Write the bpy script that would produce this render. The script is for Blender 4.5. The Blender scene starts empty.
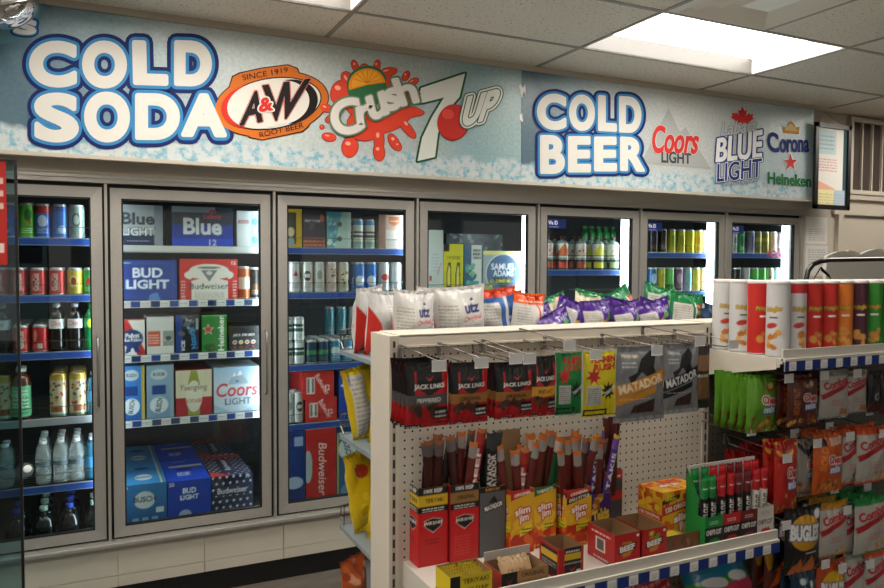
import bpy, math, random
import numpy as np
from mathutils import Vector, Matrix
from mathutils.geometry import tessellate_polygon
random.seed(7); rng = np.random.default_rng(5)
C = bpy.context.scene.collection
sc = bpy.context.scene
PI = math.pi
# ------------------------------------------------------------------ camera
FPX = 740.07; YAW = math.radians(25.6046); PIT = math.radians(2.3303); ROL = math.radians(-.2607)
CAM = np.array([0., -3.7, 1.609])
_F = np.array([math.sin(YAW)*math.cos(PIT), math.cos(YAW)*math.cos(PIT), -math.sin(PIT)])
_R0 = np.array([math.cos(YAW), -math.sin(YAW), 0.]); _U0 = np.cross(_R0, _F)
_R = _R0*math.cos(ROL)-_U0*math.sin(ROL); _U = _R0*math.sin(ROL)+_U0*math.cos(ROL)
cam = bpy.data.objects.new('camera', bpy.data.cameras.new('camera')); C.objects.link(cam)
cam.data.sensor_width = 36; cam.data.lens = FPX*36/884
cam.matrix_world = Matrix([[_R[0], _U[0], -_F[0], CAM[0]], [_R[1], _U[1], -_F[1], CAM[1]], [_R[2], _U[2], -_F[2], CAM[2]], [0, 0, 0, 1]])
sc.camera = cam
def ray(u, v): return _F+(u-442)/FPX*_R+(294-v)/FPX*_U
def at(u, v, y): r = ray(u, v); return CAM+r*((y-CAM[1])/r[1])
def atz(u, v, z): r = ray(u, v); return CAM+r*((z-CAM[2])/r[2])
def X_(u, v, y): return float(at(u, v, y)[0])
def Z_(u, v, y): return float(at(u, v, y)[2])
# ------------------------------------------------------------------ world, exposure
w = bpy.data.worlds.new('world'); sc.world = w; w.use_nodes = True
w.node_tree.nodes['Background'].inputs[0].default_value = (.8, .85, 1, 1)
w.node_tree.nodes['Background'].inputs[1].default_value = .05
sc.view_settings.view_transform = 'Standard'; sc.view_settings.look = 'None'
sc.view_settings.gamma = 1; sc.view_settings.use_curve_mapping = False
sc.view_settings.exposure = 1.3
TROFFER = 5.5      # lit ceiling panels
LED = 9.0          # lit tubes inside the cooler
DAY = .2          # glow of unseen windows added behind the camera as extra light
# ------------------------------------------------------------------ colours and materials
def lin(h):
    if not isinstance(h, str): return np.array(h, float)
    h = h.lstrip('#')
    if len(h) == 3: h = ''.join(c*2 for c in h)
    s = np.array([int(h[i:i+2], 16)/255 for i in (0, 2, 4)])
    return np.where(s <= .04045, s/12.92, ((s+.055)/1.055)**2.4)
def newmat(n):
    m = bpy.data.materials.new(n); m.use_nodes = True
    nt = m.node_tree; return m, nt, nt.nodes['Principled BSDF']
def pm(n, col, rough=.5, metal=0, spec=.5, bump=0, bscale=60, var=0, trans=0, emit=0, coat=0):
    m, nt, b = newmat(n); c = lin(col)
    b.inputs['Base Color'].default_value = (*c, 1); b.inputs['Roughness'].default_value = rough
    b.inputs['Metallic'].default_value = metal; b.inputs['Specular IOR Level'].default_value = spec
    b.inputs['Coat Weight'].default_value = coat
    if trans: b.inputs['Transmission Weight'].default_value = trans
    if emit:
        b.inputs['Emission Color'].default_value = (*c, 1); b.inputs['Emission Strength'].default_value = emit
    if bump or var:
        tc = nt.nodes.new('ShaderNodeTexCoord'); nz = nt.nodes.new('ShaderNodeTexNoise')
        nz.inputs['Scale'].default_value = bscale; nz.inputs['Detail'].default_value = 4
        nt.links.new(tc.outputs['Object'], nz.inputs['Vector'])
        if bump:
            bp = nt.nodes.new('ShaderNodeBump'); bp.inputs['Strength'].default_value = bump; bp.inputs['Distance'].default_value = .01
            nt.links.new(nz.outputs[0], bp.inputs['Height']); nt.links.new(bp.outputs[0], b.inputs['Normal'])
        if var:
            mx = nt.nodes.new('ShaderNodeMix'); mx.data_type = 'RGBA'
            mx.inputs[6].default_value = (*(c*(1-var)), 1); mx.inputs[7].default_value = (*np.minimum(c*(1+var*.5), 1), 1)
            nt.links.new(nz.outputs[0], mx.inputs[0]); nt.links.new(mx.outputs[2], b.inputs['Base Color'])
    return m
def printed(n, rough, metal=0, spec=.5, bump=0, bscale=40, coat=0, trans=0):
    m = pm(n, '#fff', rough, metal, spec, bump, bscale, coat=coat, trans=trans)
    nt = m.node_tree; a = nt.nodes.new('ShaderNodeAttribute'); a.attribute_name = 'Col'
    nt.links.new(a.outputs['Color'], nt.nodes['Principled BSDF'].inputs['Base Color']); return m
CARD = printed('printed_card', .42); FOIL = printed('printed_foil', .3, spec=.45, bump=.45, bscale=34, coat=.08)
TIN = printed('printed_tin', .3, metal=.35, spec=.6); FLAT = printed('printed_vinyl', .65, spec=.25)
DARKPLASTIC = printed('liquid_bottle', .12, coat=.4)
def glassmat(n, tint, refl=1.0, ior=1.45):
    m = bpy.data.materials.new(n); m.use_nodes = True; nt = m.node_tree; nt.nodes.clear()
    o = nt.nodes.new('ShaderNodeOutputMaterial'); t = nt.nodes.new('ShaderNodeBsdfTransparent'); g = nt.nodes.new('ShaderNodeBsdfGlossy')
    t.inputs[0].default_value = (*lin(tint), 1); g.inputs['Roughness'].default_value = .02; g.inputs[0].default_value = (refl, refl, refl, 1)
    f = nt.nodes.new('ShaderNodeFresnel'); ge = nt.nodes.new('ShaderNodeNewGeometry'); io = nt.nodes.new('ShaderNodeMapRange')
    io.inputs[3].default_value = ior; io.inputs[4].default_value = 1/ior; nt.links.new(ge.outputs['Backfacing'], io.inputs[0]); nt.links.new(io.outputs[0], f.inputs[0]); mx = nt.nodes.new('ShaderNodeMixShader')
    nt.links.new(f.outputs[0], mx.inputs[0]); nt.links.new(t.outputs[0], mx.inputs[1]); nt.links.new(g.outputs[0], mx.inputs[2])
    nt.links.new(mx.outputs[0], o.inputs[0]); return m
M = dict(
 glass=glassmat('door_glass', '#eef3f1', 1.0, 1.36), caseglass=glassmat('case_glass', '#c4dade', .9, 1.5), water=glassmat('clear_plastic', '#c8d6d8', 1.0, 1.75),
 steel=pm('brushed_steel', '#b9b6b0', .36, .6, bump=.04, bscale=90, var=.12), steel2=pm('dull_steel', '#8d8c8a', .42, .8, var=.15),
 gasket=pm('black_gasket', '#0b0b0c', .6), beige=pm('beige_fascia', '#b7ae9f', .5, var=.06, bscale=3), cream=pm('cream_panel', '#b9b2a4', .45, var=.08, bscale=5),
 black=pm('black_paint', '#0c0c0d', .4), darkint=pm('cooler_lining', '#17191b', .55), floor=None, wall=pm('painted_wall', '#a39d92', .6, var=.05, bscale=2),
 shelfmetal=pm('pale_shelf_metal', '#cfcac0', .4, .1, var=.08, bscale=9), gond=pm('cream_gondola_metal', '#cdc5b6', .42, 0, var=.09, bscale=7),
 wire=pm('zinc_wire', '#75706a', .3, .9), chrome=pm('chrome', '#d8d8d8', .08, 1), white=pm('white_plastic', '#e8e6e0', .4), led=pm('led_tube', '#e6f4ff', .4, emit=LED),
 lamp=pm('troffer_lens', '#fff8ee', .4, emit=TROFFER), sky=pm('window_daylight', '#f2efe8', .5, emit=DAY), troff=pm('white_troffer_steel', '#d8d4cc', .4), reflector=pm('grey_reflector', '#4b4a48', .45), farshelf=pm('blue_grey_shelf_steel', '#8b979c', .4, .2), diff=pm('air_diffuser_metal', '#f2eee4', .45),
 grid=pm('ceiling_grid_bar', '#9b958a', .5), gold=pm('brass_cap', '#b79a4a', .3, .8), cap=pm('white_cap', '#dfe6e6', .4), brown=pm('brown_slats', '#3a2d25', .6, var=.2),
 tube=pm('black_tube', '#0a0a0a', .25, coat=.5), dgrey=pm('dark_wire_deck', '#3a3a3b', .5), cardbrown=pm('raw_cardboard', '#9b7752', .7, var=.1, bscale=30), seat=pm('lilac', '#9a8fb0', .5), bluecap=pm('blue_cap', '#1b3fae', .35))
def speckle_tile():
    m, nt, b = newmat('ceiling_tile'); tc = nt.nodes.new('ShaderNodeTexCoord'); nz = nt.nodes.new('ShaderNodeTexNoise')
    nz.inputs['Scale'].default_value = 75; nz.inputs['Detail'].default_value = 3
    nt.links.new(tc.outputs['Object'], nz.inputs['Vector']); r = nt.nodes.new('ShaderNodeValToRGB')
    r.color_ramp.elements[0].position = .30; r.color_ramp.elements[0].color = (*lin('#918a7c'), 1)
    r.color_ramp.elements[1].position = .40; r.color_ramp.elements[1].color = (*lin('#ebe4d4'), 1)
    nt.links.new(nz.outputs[0], r.inputs[0]); nt.links.new(r.outputs[0], b.inputs['Base Color']); b.inputs['Roughness'].default_value = .85
    return m
M['tile'] = speckle_tile()
def plank():
    m, nt, b = newmat('grey_vinyl_plank'); tc = nt.nodes.new('ShaderNodeTexCoord'); mp = nt.nodes.new('ShaderNodeMapping')
    mp.inputs['Rotation'].default_value = (0, 0, PI/2); mp.inputs['Scale'].default_value = (1, 7, 1)
    nz = nt.nodes.new('ShaderNodeTexNoise'); nz.inputs['Scale'].default_value = 5; nz.inputs['Detail'].default_value = 8
    br = nt.nodes.new('ShaderNodeTexBrick'); br.inputs['Scale'].default_value = 1; br.inputs['Brick Width'].default_value = 1.2; br.inputs['Row Height'].default_value = .15
    br.inputs['Mortar Size'].default_value = .002; br.inputs[1].default_value = (*lin('#6b635b'), 1); br.inputs[2].default_value = (*lin('#565049'), 1); br.inputs[3].default_value = (*lin('#2a2724'), 1)
    mx = nt.nodes.new('ShaderNodeMix'); mx.data_type = 'RGBA'; mx.blend_type = 'MULTIPLY'; mx.inputs[0].default_value = .7
    r = nt.nodes.new('ShaderNodeValToRGB'); r.color_ramp.elements[0].position = .3; r.color_ramp.elements[0].color = (.35, .35, .35, 1); r.color_ramp.elements[1].position = .7
    nt.links.new(tc.outputs['Object'], mp.inputs[0]); nt.links.new(mp.outputs[0], nz.inputs['Vector']); nt.links.new(tc.outputs['Object'], br.inputs['Vector'])
    nt.links.new(nz.outputs[0], r.inputs[0]); nt.links.new(br.outputs[0], mx.inputs[6]); nt.links.new(r.outputs[0], mx.inputs[7])
    nt.links.new(mx.outputs[2], b.inputs['Base Color']); b.inputs['Roughness'].default_value = .4; return m
M['floor'] = plank()
def pegmat(n, col, hole, sx=.0254, axis='X'):
    m, nt, b = newmat(n); tc = nt.nodes.new('ShaderNodeTexCoord'); sp = nt.nodes.new('ShaderNodeSeparateXYZ')
    nt.links.new(tc.outputs['Object'], sp.inputs[0])
    def mth(op, a, bb=None, cc=None):
        x = nt.nodes.new('ShaderNodeMath'); x.operation = op
        for i, s in enumerate((a, bb, cc)):
            if s is None: continue
            if isinstance(s, (int, float)): x.inputs[i].default_value = s
            else: nt.links.new(s, x.inputs[i])
        return x.outputs[0]
    dx = mth('ABSOLUTE', mth('SUBTRACT', mth('FRACT', mth('DIVIDE', sp.outputs[axis], sx)), .5))
    dz = mth('ABSOLUTE', mth('SUBTRACT', mth('FRACT', mth('DIVIDE', sp.outputs['Z'], sx)), .5))
    d = mth('SQRT', mth('ADD', mth('MULTIPLY', dx, dx), mth('MULTIPLY', dz, dz)))
    h = mth('LESS_THAN', d, .13)
    mx = nt.nodes.new('ShaderNodeMix'); mx.data_type = 'RGBA'; mx.inputs[6].default_value = (*lin(col), 1); mx.inputs[7].default_value = (*lin(hole), 1)
    nt.links.new(h, mx.inputs[0]); nt.links.new(mx.outputs[2], b.inputs['Base Color']); b.inputs['Roughness'].default_value = .45
    return m
M['peg'] = pegmat('perforated_cream_panel', '#c6bfb2', '#100f0e'); M['pegdark'] = pegmat('perforated_grey_panel', '#58554f', '#0a0a0a')
def bannermat(n, stops, ice):
    m, nt, b = newmat(n); L = nt.links; tc = nt.nodes.new('ShaderNodeTexCoord'); sp = nt.nodes.new('ShaderNodeSeparateXYZ'); L.new(tc.outputs['Object'], sp.inputs[0])
    nz = nt.nodes.new('ShaderNodeTexNoise'); nz.inputs['Scale'].default_value = 1.6; nz.inputs['Detail'].default_value = 5; L.new(tc.outputs['Object'], nz.inputs['Vector'])
    ad = nt.nodes.new('ShaderNodeMath'); ad.operation = 'MULTIPLY_ADD'; ad.inputs[1].default_value = .9; L.new(nz.outputs[0], ad.inputs[0]); L.new(sp.outputs['X'], ad.inputs[2])
    mr = nt.nodes.new('ShaderNodeMapRange'); mr.inputs[1].default_value = stops[0]+.45; mr.inputs[2].default_value = stops[1]+.45; L.new(ad.outputs[0], mr.inputs[0])
    r = nt.nodes.new('ShaderNodeValToRGB'); cr = r.color_ramp
    for i, (p, c) in enumerate(stops[2]):
        e = cr.elements[i] if i < 2 else cr.elements.new(p)
        e.position = p; e.color = (*lin(c), 1)
    L.new(mr.outputs[0], r.inputs[0])
    fine = nt.nodes.new('ShaderNodeTexNoise'); fine.inputs['Scale'].default_value = 60; fine.inputs['Detail'].default_value = 3; L.new(tc.outputs['Object'], fine.inputs['Vector'])
    ov = nt.nodes.new('ShaderNodeMix'); ov.data_type = 'RGBA'; ov.blend_type = 'OVERLAY'; ov.inputs[0].default_value = .28; L.new(r.outputs[0], ov.inputs[6]); L.new(fine.outputs[0], ov.inputs[7])
    # crushed ice along the lower edge
    n2 = nt.nodes.new('ShaderNodeTexNoise'); n2.inputs['Scale'].default_value = 5.5; n2.inputs['Detail'].default_value = 3; L.new(tc.outputs['Object'], n2.inputs['Vector'])
    zz = nt.nodes.new('ShaderNodeMath'); zz.operation = 'MULTIPLY_ADD'; zz.inputs[1].default_value = -.14; L.new(n2.outputs[0], zz.inputs[0]); L.new(sp.outputs['Z'], zz.inputs[2])
    lt = nt.nodes.new('ShaderNodeMapRange'); lt.inputs[1].default_value = ice+.012; lt.inputs[2].default_value = ice-.012; L.new(zz.outputs[0], lt.inputs[0])
    n3 = nt.nodes.new('ShaderNodeTexNoise'); n3.inputs['Scale'].default_value = 24; n3.inputs['Detail'].default_value = 5; n3.inputs['Roughness'].default_value = .7; L.new(tc.outputs['Object'], n3.inputs['Vector'])
    r3 = nt.nodes.new('ShaderNodeValToRGB'); r3.color_ramp.elements[0].position = .38; r3.color_ramp.elements[0].color = (*lin('#6aa3b8'), 1)
    r3.color_ramp.elements[1].position = .53; r3.color_ramp.elements[1].color = (*lin('#bcc4c4'), 1); L.new(n3.outputs[0], r3.inputs[0])
    mx = nt.nodes.new('ShaderNodeMix'); mx.data_type = 'RGBA'; L.new(lt.outputs[0], mx.inputs[0]); L.new(ov.outputs[2], mx.inputs[6]); L.new(r3.outputs[0], mx.inputs[7])
    L.new(mx.outputs[2], b.inputs['Base Color']); b.inputs['Roughness'].default_value = .35; return m
def clearplastic():
    m, nt, b = newmat('frosted_clear_bottle'); b.inputs['Base Color'].default_value = (.62, .7, .7, 1); b.inputs['Roughness'].default_value = .12; b.inputs['Coat Weight'].default_value = .6
    o = nt.nodes['Material Output']; t = nt.nodes.new('ShaderNodeBsdfTransparent'); mx = nt.nodes.new('ShaderNodeMixShader'); mx.inputs[0].default_value = .27
    nt.links.new(t.outputs[0], mx.inputs[1]); nt.links.new(b.outputs[0], mx.inputs[2]); nt.links.new(mx.outputs[0], o.inputs[0]); return m
M['water'] = clearplastic()
# ------------------------------------------------------------------ mesh builder
class MB:
    def __init__(s): s.v = []; s.f = []; s.m = []; s.c = []; s.n = 0
    def add(s, v, f, col='#fff', mi=0):
        v = np.asarray(v, float); k = len(v)
        c = lin(col) if isinstance(col, str) or np.ndim(col) == 1 else np.asarray(col).reshape(-1, 3)
        if np.ndim(c) == 1: c = np.tile(c, (k, 1))
        s.v.append(v); s.c.append(c); s.f += [tuple(int(a)+s.n for a in q) for q in f]; s.m += [mi]*len(f); s.n += k; return s
    def box(s, x0, x1, y0, y1, z0, z1, col='#fff', mi=0):
        v = [(x, y, z) for x in (x0, x1) for y in (y0, y1) for z in (z0, z1)]
        return s.add(v, [(0, 1, 3, 2), (4, 6, 7, 5), (0, 4, 5, 1), (2, 3, 7, 6), (0, 2, 6, 4), (1, 5, 7, 3)], col, mi)
    def grid(s, P, cols, mi=0, flip=False):           # P (ny,nx,3) points
        ny, nx = P.shape[:2]; i = np.arange(ny*nx).reshape(ny, nx)
        q = np.stack([i[:-1, :-1], i[:-1, 1:], i[1:, 1:], i[1:, :-1]], -1).reshape(-1, 4)
        if flip: q = q[:, ::-1]
        return s.add(P.reshape(-1, 3), q.tolist(), cols, mi)
    def tube(s, pts, r, col='#fff', seg=8, mi=0, cap=True):
        pts = [Vector(p) for p in pts]; V = []; n = len(pts); up = Vector((0, 0, 1)); prev = None
        for i, p in enumerate(pts):
            d = (pts[min(i+1, n-1)]-pts[max(i-1, 0)]).normalized()
            a = prev-d*prev.dot(d) if prev is not None else (up if abs(d.z) < .9 else Vector((1, 0, 0))).cross(d)
            a.normalize(); prev = a; b = d.cross(a)
            V += [tuple(p+(a*math.cos(t)+b*math.sin(t))*r) for t in [2*PI*k/seg for k in range(seg)]]
        F = [(i*seg+k, i*seg+(k+1) % seg, (i+1)*seg+(k+1) % seg, (i+1)*seg+k) for i in range(n-1) for k in range(seg)]
        if cap: F += [tuple(range(seg))[::-1], tuple(range((n-1)*seg, n*seg))]
        return s.add(V, F, col, mi)
    def lathe(s, prof, seg=24, col='#fff', mi=0, cx=0, cy=0):     # prof: (r,z[,colour])
        V = []; K = []
        for p in prof:
            c = lin(p[2]) if len(p) > 2 else lin(col)
            for k in range(seg):
                a = 2*PI*k/seg; V.append((cx+p[0]*math.cos(a), cy+p[0]*math.sin(a), p[1])); K.append(c)
        n = len(prof)
        F = [(i*seg+k, i*seg+(k+1) % seg, (i+1)*seg+(k+1) % seg, (i+1)*seg+k) for i in range(n-1) for k in range(seg)]
        F += [tuple(range(seg))[::-1], tuple(range((n-1)*seg, n*seg))]
        return s.add(V, F, np.array(K), mi)
    def build(s, name, mats, parent=None, smooth=False):
        me = bpy.data.meshes.new(name); v = np.concatenate(s.v); me.from_pydata(v.tolist(), [], s.f)
        mats = mats if isinstance(mats, (list, tuple)) else [mats]
        for m in mats: me.materials.append(m)
        if len(mats) > 1: me.polygons.foreach_set('material_index', s.m)
        a = me.color_attributes.new('Col', 'FLOAT_COLOR', 'POINT'); c = np.concatenate(s.c)
        a.data.foreach_set('color', np.concatenate([c, np.ones((len(c), 1))], 1).astype(np.float32).ravel())
        if smooth: me.polygons.foreach_set('use_smooth', [True]*len(me.polygons))
        me.update(); o = bpy.data.objects.new(name, me); C.objects.link(o)
        if parent: o.parent = parent
        return o
def tag(o, label, cat, group=None, kind=None):
    o['label'] = label; o['category'] = cat
    if group: o['group'] = group
    if kind: o['kind'] = kind
    return o
def empty(name, loc=(0, 0, 0), rz=0):
    o = bpy.data.objects.new(name, None); C.objects.link(o); o.location = loc; o.rotation_euler = (0, 0, rz); o.empty_display_size = .02; return o
def struct(name, mb, mats, label=None, smooth=False):
    o = mb.build(name, mats, None, smooth); o['kind'] = 'structure'
    if label: o['label'] = label
    return o
KIDS = {}
def dup(o):
    r = o.copy(); C.objects.link(r)
    for ch in KIDS.get(o.name, []):
        c = ch.copy(); C.objects.link(c); c.parent = r
        for g in KIDS.get(ch.name, []):
            d = g.copy(); C.objects.link(d); d.parent = c
    return r
PROTO = {}; USED = set()
def place(kind, loc, rot=(0, 0, 0), label='', cat='', group=None, scale=None):
    if kind not in PROTO:
        PROTO[kind] = KIND[kind](); 
        KIDS[PROTO[kind].name] = list(PROTO[kind].children)
        for ch in PROTO[kind].children: KIDS[ch.name] = list(ch.children)
    o = PROTO[kind]
    if kind in USED: o = dup(o)
    USED.add(kind); o.location = loc; o.rotation_euler = rot
    o.scale = (scale, scale, scale) if isinstance(scale, (int, float)) else (scale or (1, 1, 1))
    if 'group' in o: del o['group']
    return tag(o, label, cat, group)
# ------------------------------------------------------------------ lettering
_T = {}
def tmesh(body, bold=0., shear=0., res=3):
    k = (body, bold, shear, res)
    if k in _T: return _T[k]
    cu = bpy.data.curves.new('t', 'FONT'); cu.body = body; cu.offset = bold; cu.shear = shear; cu.resolution_u = res
    ob = bpy.data.objects.new('t', cu); C.objects.link(ob); bpy.context.view_layer.update()
    me = bpy.data.meshes.new_from_object(ob.evaluated_get(bpy.context.evaluated_depsgraph_get()))
    me.calc_loop_triangles()
    v = np.array([p.co[:2] for p in me.vertices]); t = np.array([tuple(q.vertices) for q in me.loop_triangles])
    bpy.data.objects.remove(ob); bpy.data.curves.remove(cu); bpy.data.meshes.remove(me)
    # weld, then boundary edges
    key = {}; idx = []
    for p in np.round(v, 5):
        idx.append(key.setdefault(tuple(p), len(key)))
    v = np.array(list(key.keys())); t = np.array(idx)[t]; t = t[(t[:, 0] != t[:, 1]) & (t[:, 1] != t[:, 2]) & (t[:, 0] != t[:, 2])]
    from collections import Counter
    cn = Counter()
    for q in t:
        for a, b in ((0, 1), (1, 2), (2, 0)): cn[tuple(sorted((int(q[a]), int(q[b]))))] += 1
    be = [e for e, n in cn.items() if n == 1]
    lo, hi = v.min(0), v.max(0); asp = (hi[0]-lo[0])/(hi[1]-lo[1]); v = (v-lo)/(hi-lo)
    _T[k] = (v, t, be, asp); return _T[k]
SS = 2
class Cv:                                   # artwork of one printed face, in centimetres
    def __init__(s, w, h, col, px=4.):
        s.w, s.h = w, h; s.nx = max(2, int(w*px)); s.ny = max(2, int(h*px)); s.a = np.empty((s.ny*SS, s.nx*SS, 3)); s.a[:] = lin(col)
        s.X, s.Y = np.meshgrid((np.arange(s.nx*SS)+.5)/(s.nx*SS)*w, (np.arange(s.ny*SS)+.5)/(s.ny*SS)*h)
    def put(s, m, c, al=1.): s.a[m] = s.a[m]*(1-al)+lin(c)*al; return s
    def rect(s, x0, y0, x1, y1, c, al=1.): return s.put((s.X >= x0) & (s.X <= x1) & (s.Y >= y0) & (s.Y <= y1), c, al)
    def ell(s, cx, cy, rx, ry, c, rot=0, al=1.):
        a = math.radians(rot); dx, dy = s.X-cx, s.Y-cy; u = dx*math.cos(a)+dy*math.sin(a); v = -dx*math.sin(a)+dy*math.cos(a)
        return s.put((u/rx)**2+(v/ry)**2 <= 1, c, al)
    def poly(s, pts, c, al=1.):
        m = np.zeros(s.X.shape, bool); n = len(pts)
        for i in range(n):
            (x0, y0), (x1, y1) = pts[i], pts[(i+1) % n]
            if y0 == y1: continue
            m ^= ((s.Y > y0) != (s.Y > y1)) & (s.X < (x1-x0)*(s.Y-y0)/(y1-y0)+x0)
        return s.put(m, c, al)
    def star(s, cx, cy, r, c, n=5, k=.42, rot=0):
        return s.poly([(cx+(r if i % 2 == 0 else r*k)*math.sin(rot+i*PI/n), cy+(r if i % 2 == 0 else r*k)*math.cos(rot+i*PI/n)) for i in range(2*n)], c)
    def grad(s, c0, c1, y0, y1, x0=-1, x1=999):
        t = np.clip((s.Y-y0)/(y1-y0), 0, 1)[..., None]; m = (s.Y >= min(y0, y1)) & (s.Y <= max(y0, y1)) & (s.X >= x0) & (s.X <= x1)
        s.a[m] = (lin(c0)*(1-t)+lin(c1)*t)[m]; return s
    def text(s, body, cx, cy, w, h, c, bold=.02, shear=0., rot=0, out=None, ow=0):
        if not body: return s
        if out:
            for k in range(8): s.text(body, cx+ow*math.cos(k*PI/4), cy+ow*math.sin(k*PI/4), w, h, out, bold, shear, rot)
        v, t, be, asp = tmesh(body, bold, shear); a = math.radians(rot); p = (v-.5)*[w, h]
        p = np.stack([p[:, 0]*math.cos(a)-p[:, 1]*math.sin(a)+cx, p[:, 0]*math.sin(a)+p[:, 1]*math.cos(a)+cy], 1)
        kx, ky = s.a.shape[1]/s.w, s.a.shape[0]/s.h; c = lin(c); H, W = s.a.shape[:2]
        for q in t:
            A, B, D = p[q]; x0 = max(int(min(A[0], B[0], D[0])*kx-1), 0); x1 = min(int(max(A[0], B[0], D[0])*kx+2), W)
            y0 = max(int(min(A[1], B[1], D[1])*ky-1), 0); y1 = min(int(max(A[1], B[1], D[1])*ky+2), H)
            if x1 <= x0 or y1 <= y0: continue
            X, Y = s.X[y0:y1, x0:x1], s.Y[y0:y1, x0:x1]
            e = [(Q[0]-P[0])*(Y-P[1])-(Q[1]-P[1])*(X-P[0]) for P, Q in ((A, B), (B, D), (D, A))]
            m = ((e[0] >= 0) & (e[1] >= 0) & (e[2] >= 0)) | ((e[0] <= 0) & (e[1] <= 0) & (e[2] <= 0))
            s.a[y0:y1, x0:x1][m] = c
        return s
    def fine(s, x0, y0, x1, y1, c, n=6, al=.8, fill=.45):      # rows of print too small to read
        dy = (y1-y0)/n
        for k in range(n):
            x = x0
            while x < x1:
                l = (x1-x0)*random.uniform(.06, .22); s.rect(x, y0+k*dy, min(x+l, x1), y0+(k+fill)*dy, c, al); x += l+(x1-x0)*.04
        return s
    def nutri(s, x0, y0, x1, y1):
        s.rect(x0, y0, x1, y1, '#c9c7c2'); return s.fine(x0+.3, y0+.3, x1-.3, y1-.4, '#6f6f6f', 13, .6)
    def blobs(s, x0, y0, x1, y1, cs, n, r):
        for _ in range(n):
            s.ell(random.uniform(x0, x1), random.uniform(y0, y1), random.uniform(.5, 1)*r, random.uniform(.4, .8)*r, random.choice(cs), random.uniform(0, 180))
        return s
    def cols(s): return s.a.reshape(s.ny, SS, s.nx, SS, 3).mean((1, 3))
# ---- product shapes (origin at the base centre, front faces -y)
def plane_pts(o, ux, uz, cv):
    a = np.linspace(0, 1, cv.nx); b = np.linspace(0, 1, cv.ny); A, B = np.meshgrid(a, b)
    return np.array(o)+A[..., None]*np.array(ux)+B[..., None]*np.array(uz)
def cbox(mb, w, d, h, F=None, S=None, T=None, base='#888', open_top=False, y0=0, x0=0, z0=0):
    """closed or open carton; F front, S left side, T top artwork"""
    X0, X1, Y0, Y1 = x0-w/2, x0+w/2, y0, y0+d; Z0, Z1 = z0, z0+h
    if F: mb.grid(plane_pts((X0, Y0, Z0), (w, 0, 0), (0, 0, h), F), F.cols())
    else: mb.add([(X0, Y0, Z0), (X1, Y0, Z0), (X1, Y0, Z1), (X0, Y0, Z1)], [(0, 1, 2, 3)], base)
    if S: mb.grid(plane_pts((X0, Y1, Z0), (0, -d, 0), (0, 0, h), S), S.cols())
    else: mb.add([(X0, Y1, Z0), (X0, Y0, Z0), (X0, Y0, Z1), (X0, Y1, Z1)], [(0, 1, 2, 3)], base)
    mb.add([(X1, Y0, Z0), (X1, Y1, Z0), (X1, Y1, Z1), (X1, Y0, Z1)], [(0, 1, 2, 3)], base)
    mb.add([(X1, Y1, Z0), (X0, Y1, Z0), (X0, Y1, Z1), (X1, Y1, Z1)], [(0, 1, 2, 3)], base)
    mb.add([(X0, Y0, Z0), (X0, Y1, Z0), (X1, Y1, Z0), (X1, Y0, Z0)], [(0, 1, 2, 3)], base)
    if T: mb.grid(plane_pts((X0, Y0, Z1), (w, 0, 0), (0, d, 0), T), T.cols())
    elif not open_top: mb.add([(X0, Y0, Z1), (X1, Y0, Z1), (X1, Y1, Z1), (X0, Y1, Z1)], [(0, 1, 2, 3)], base)
    return mb
def carton(name, w, d, h, F=None, S=None, T=None, base='#888'):
    return cbox(MB(), w, d, h, F, S, T, base).build(name, CARD)
def can(name, r, h, cv, top='#b9bcbe', mat=None):
    """cv wraps the whole can, its middle faces the front"""
    mb = MB(); cols = cv.cols(); nx, ny = cv.nx, cv.ny; a = -PI/2+(np.arange(nx)/nx-.5)*2*PI
    rr = np.full(ny, r); zz = np.linspace(.006, h-.012, ny)
    P = np.stack([rr[:, None]*np.cos(a), rr[:, None]*np.sin(a), np.repeat(zz[:, None], nx, 1)], -1)
    P = np.concatenate([P, P[:, :1]], 1); cc = np.concatenate([cols, cols[:, :1]], 1)
    mb.grid(P, cc)
    mb.lathe([(r*.8, 0, top), (r, .006, top), (r*.99, .0061, top)], 20)
    mb.lathe([(r, h-.012, top), (r*.84, h-.002, top), (r*.84, h, top), (r*.78, h, top), (r*.77, h-.004, '#8c8f92')], 20)
    return mb.build(name, mat or TIN, smooth=True)
def bagpts(w, h, T, nx, ny, seed, side, crimp=.05, wr=1., lean=0.):
    r = np.random.default_rng(seed); s, t = np.meshgrid(np.linspace(0, 1, nx), np.linspace(0, 1, ny))
    g = np.sin(PI*np.clip((t-crimp)/(1-2*crimp), 0, 1))**.5; e = (1-np.abs(2*s-1)**2.6)**.75; e = np.nan_to_num(e)
    bul = T/2*g*e*(1.12-.3*t); x = (s-.5)*w*(1-.07*g); z = t*h*(1-.02*np.sin(PI*s))
    wy = 0
    for k in range(9):
        ang = r.uniform(0, PI); fr = r.uniform(5, 15); ph = r.uniform(0, 6.28)
        wy = wy+np.sin((s*math.cos(ang)+t*1.2*math.sin(ang))*fr+ph+1.5*np.sin(3*s+ph)*t)*r.uniform(.3, 1)
    wr1 = wy*.0011*wr*(T/.05)*e*(g+.2)
    for k in range(7):      # creases running in from the crimped ends
        x0 = r.uniform(.1, .9); wd = r.uniform(.02, .05); top = r.random() < .5; tt = (1-t) if top else t
        wr1 = wr1-.0045*wr*(T/.05)*np.exp(-((s-x0-(tt*r.uniform(-.5, .5)))/wd)**2)*np.exp(-((tt-.12)/.12)**2)*e
    y = side*(bul+wr1)
    y = y+lean*np.sin(t*2.2)*h*.08+.002*np.sin(s*40)*(1-g)
    return np.stack([x, y, z], -1)
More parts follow.
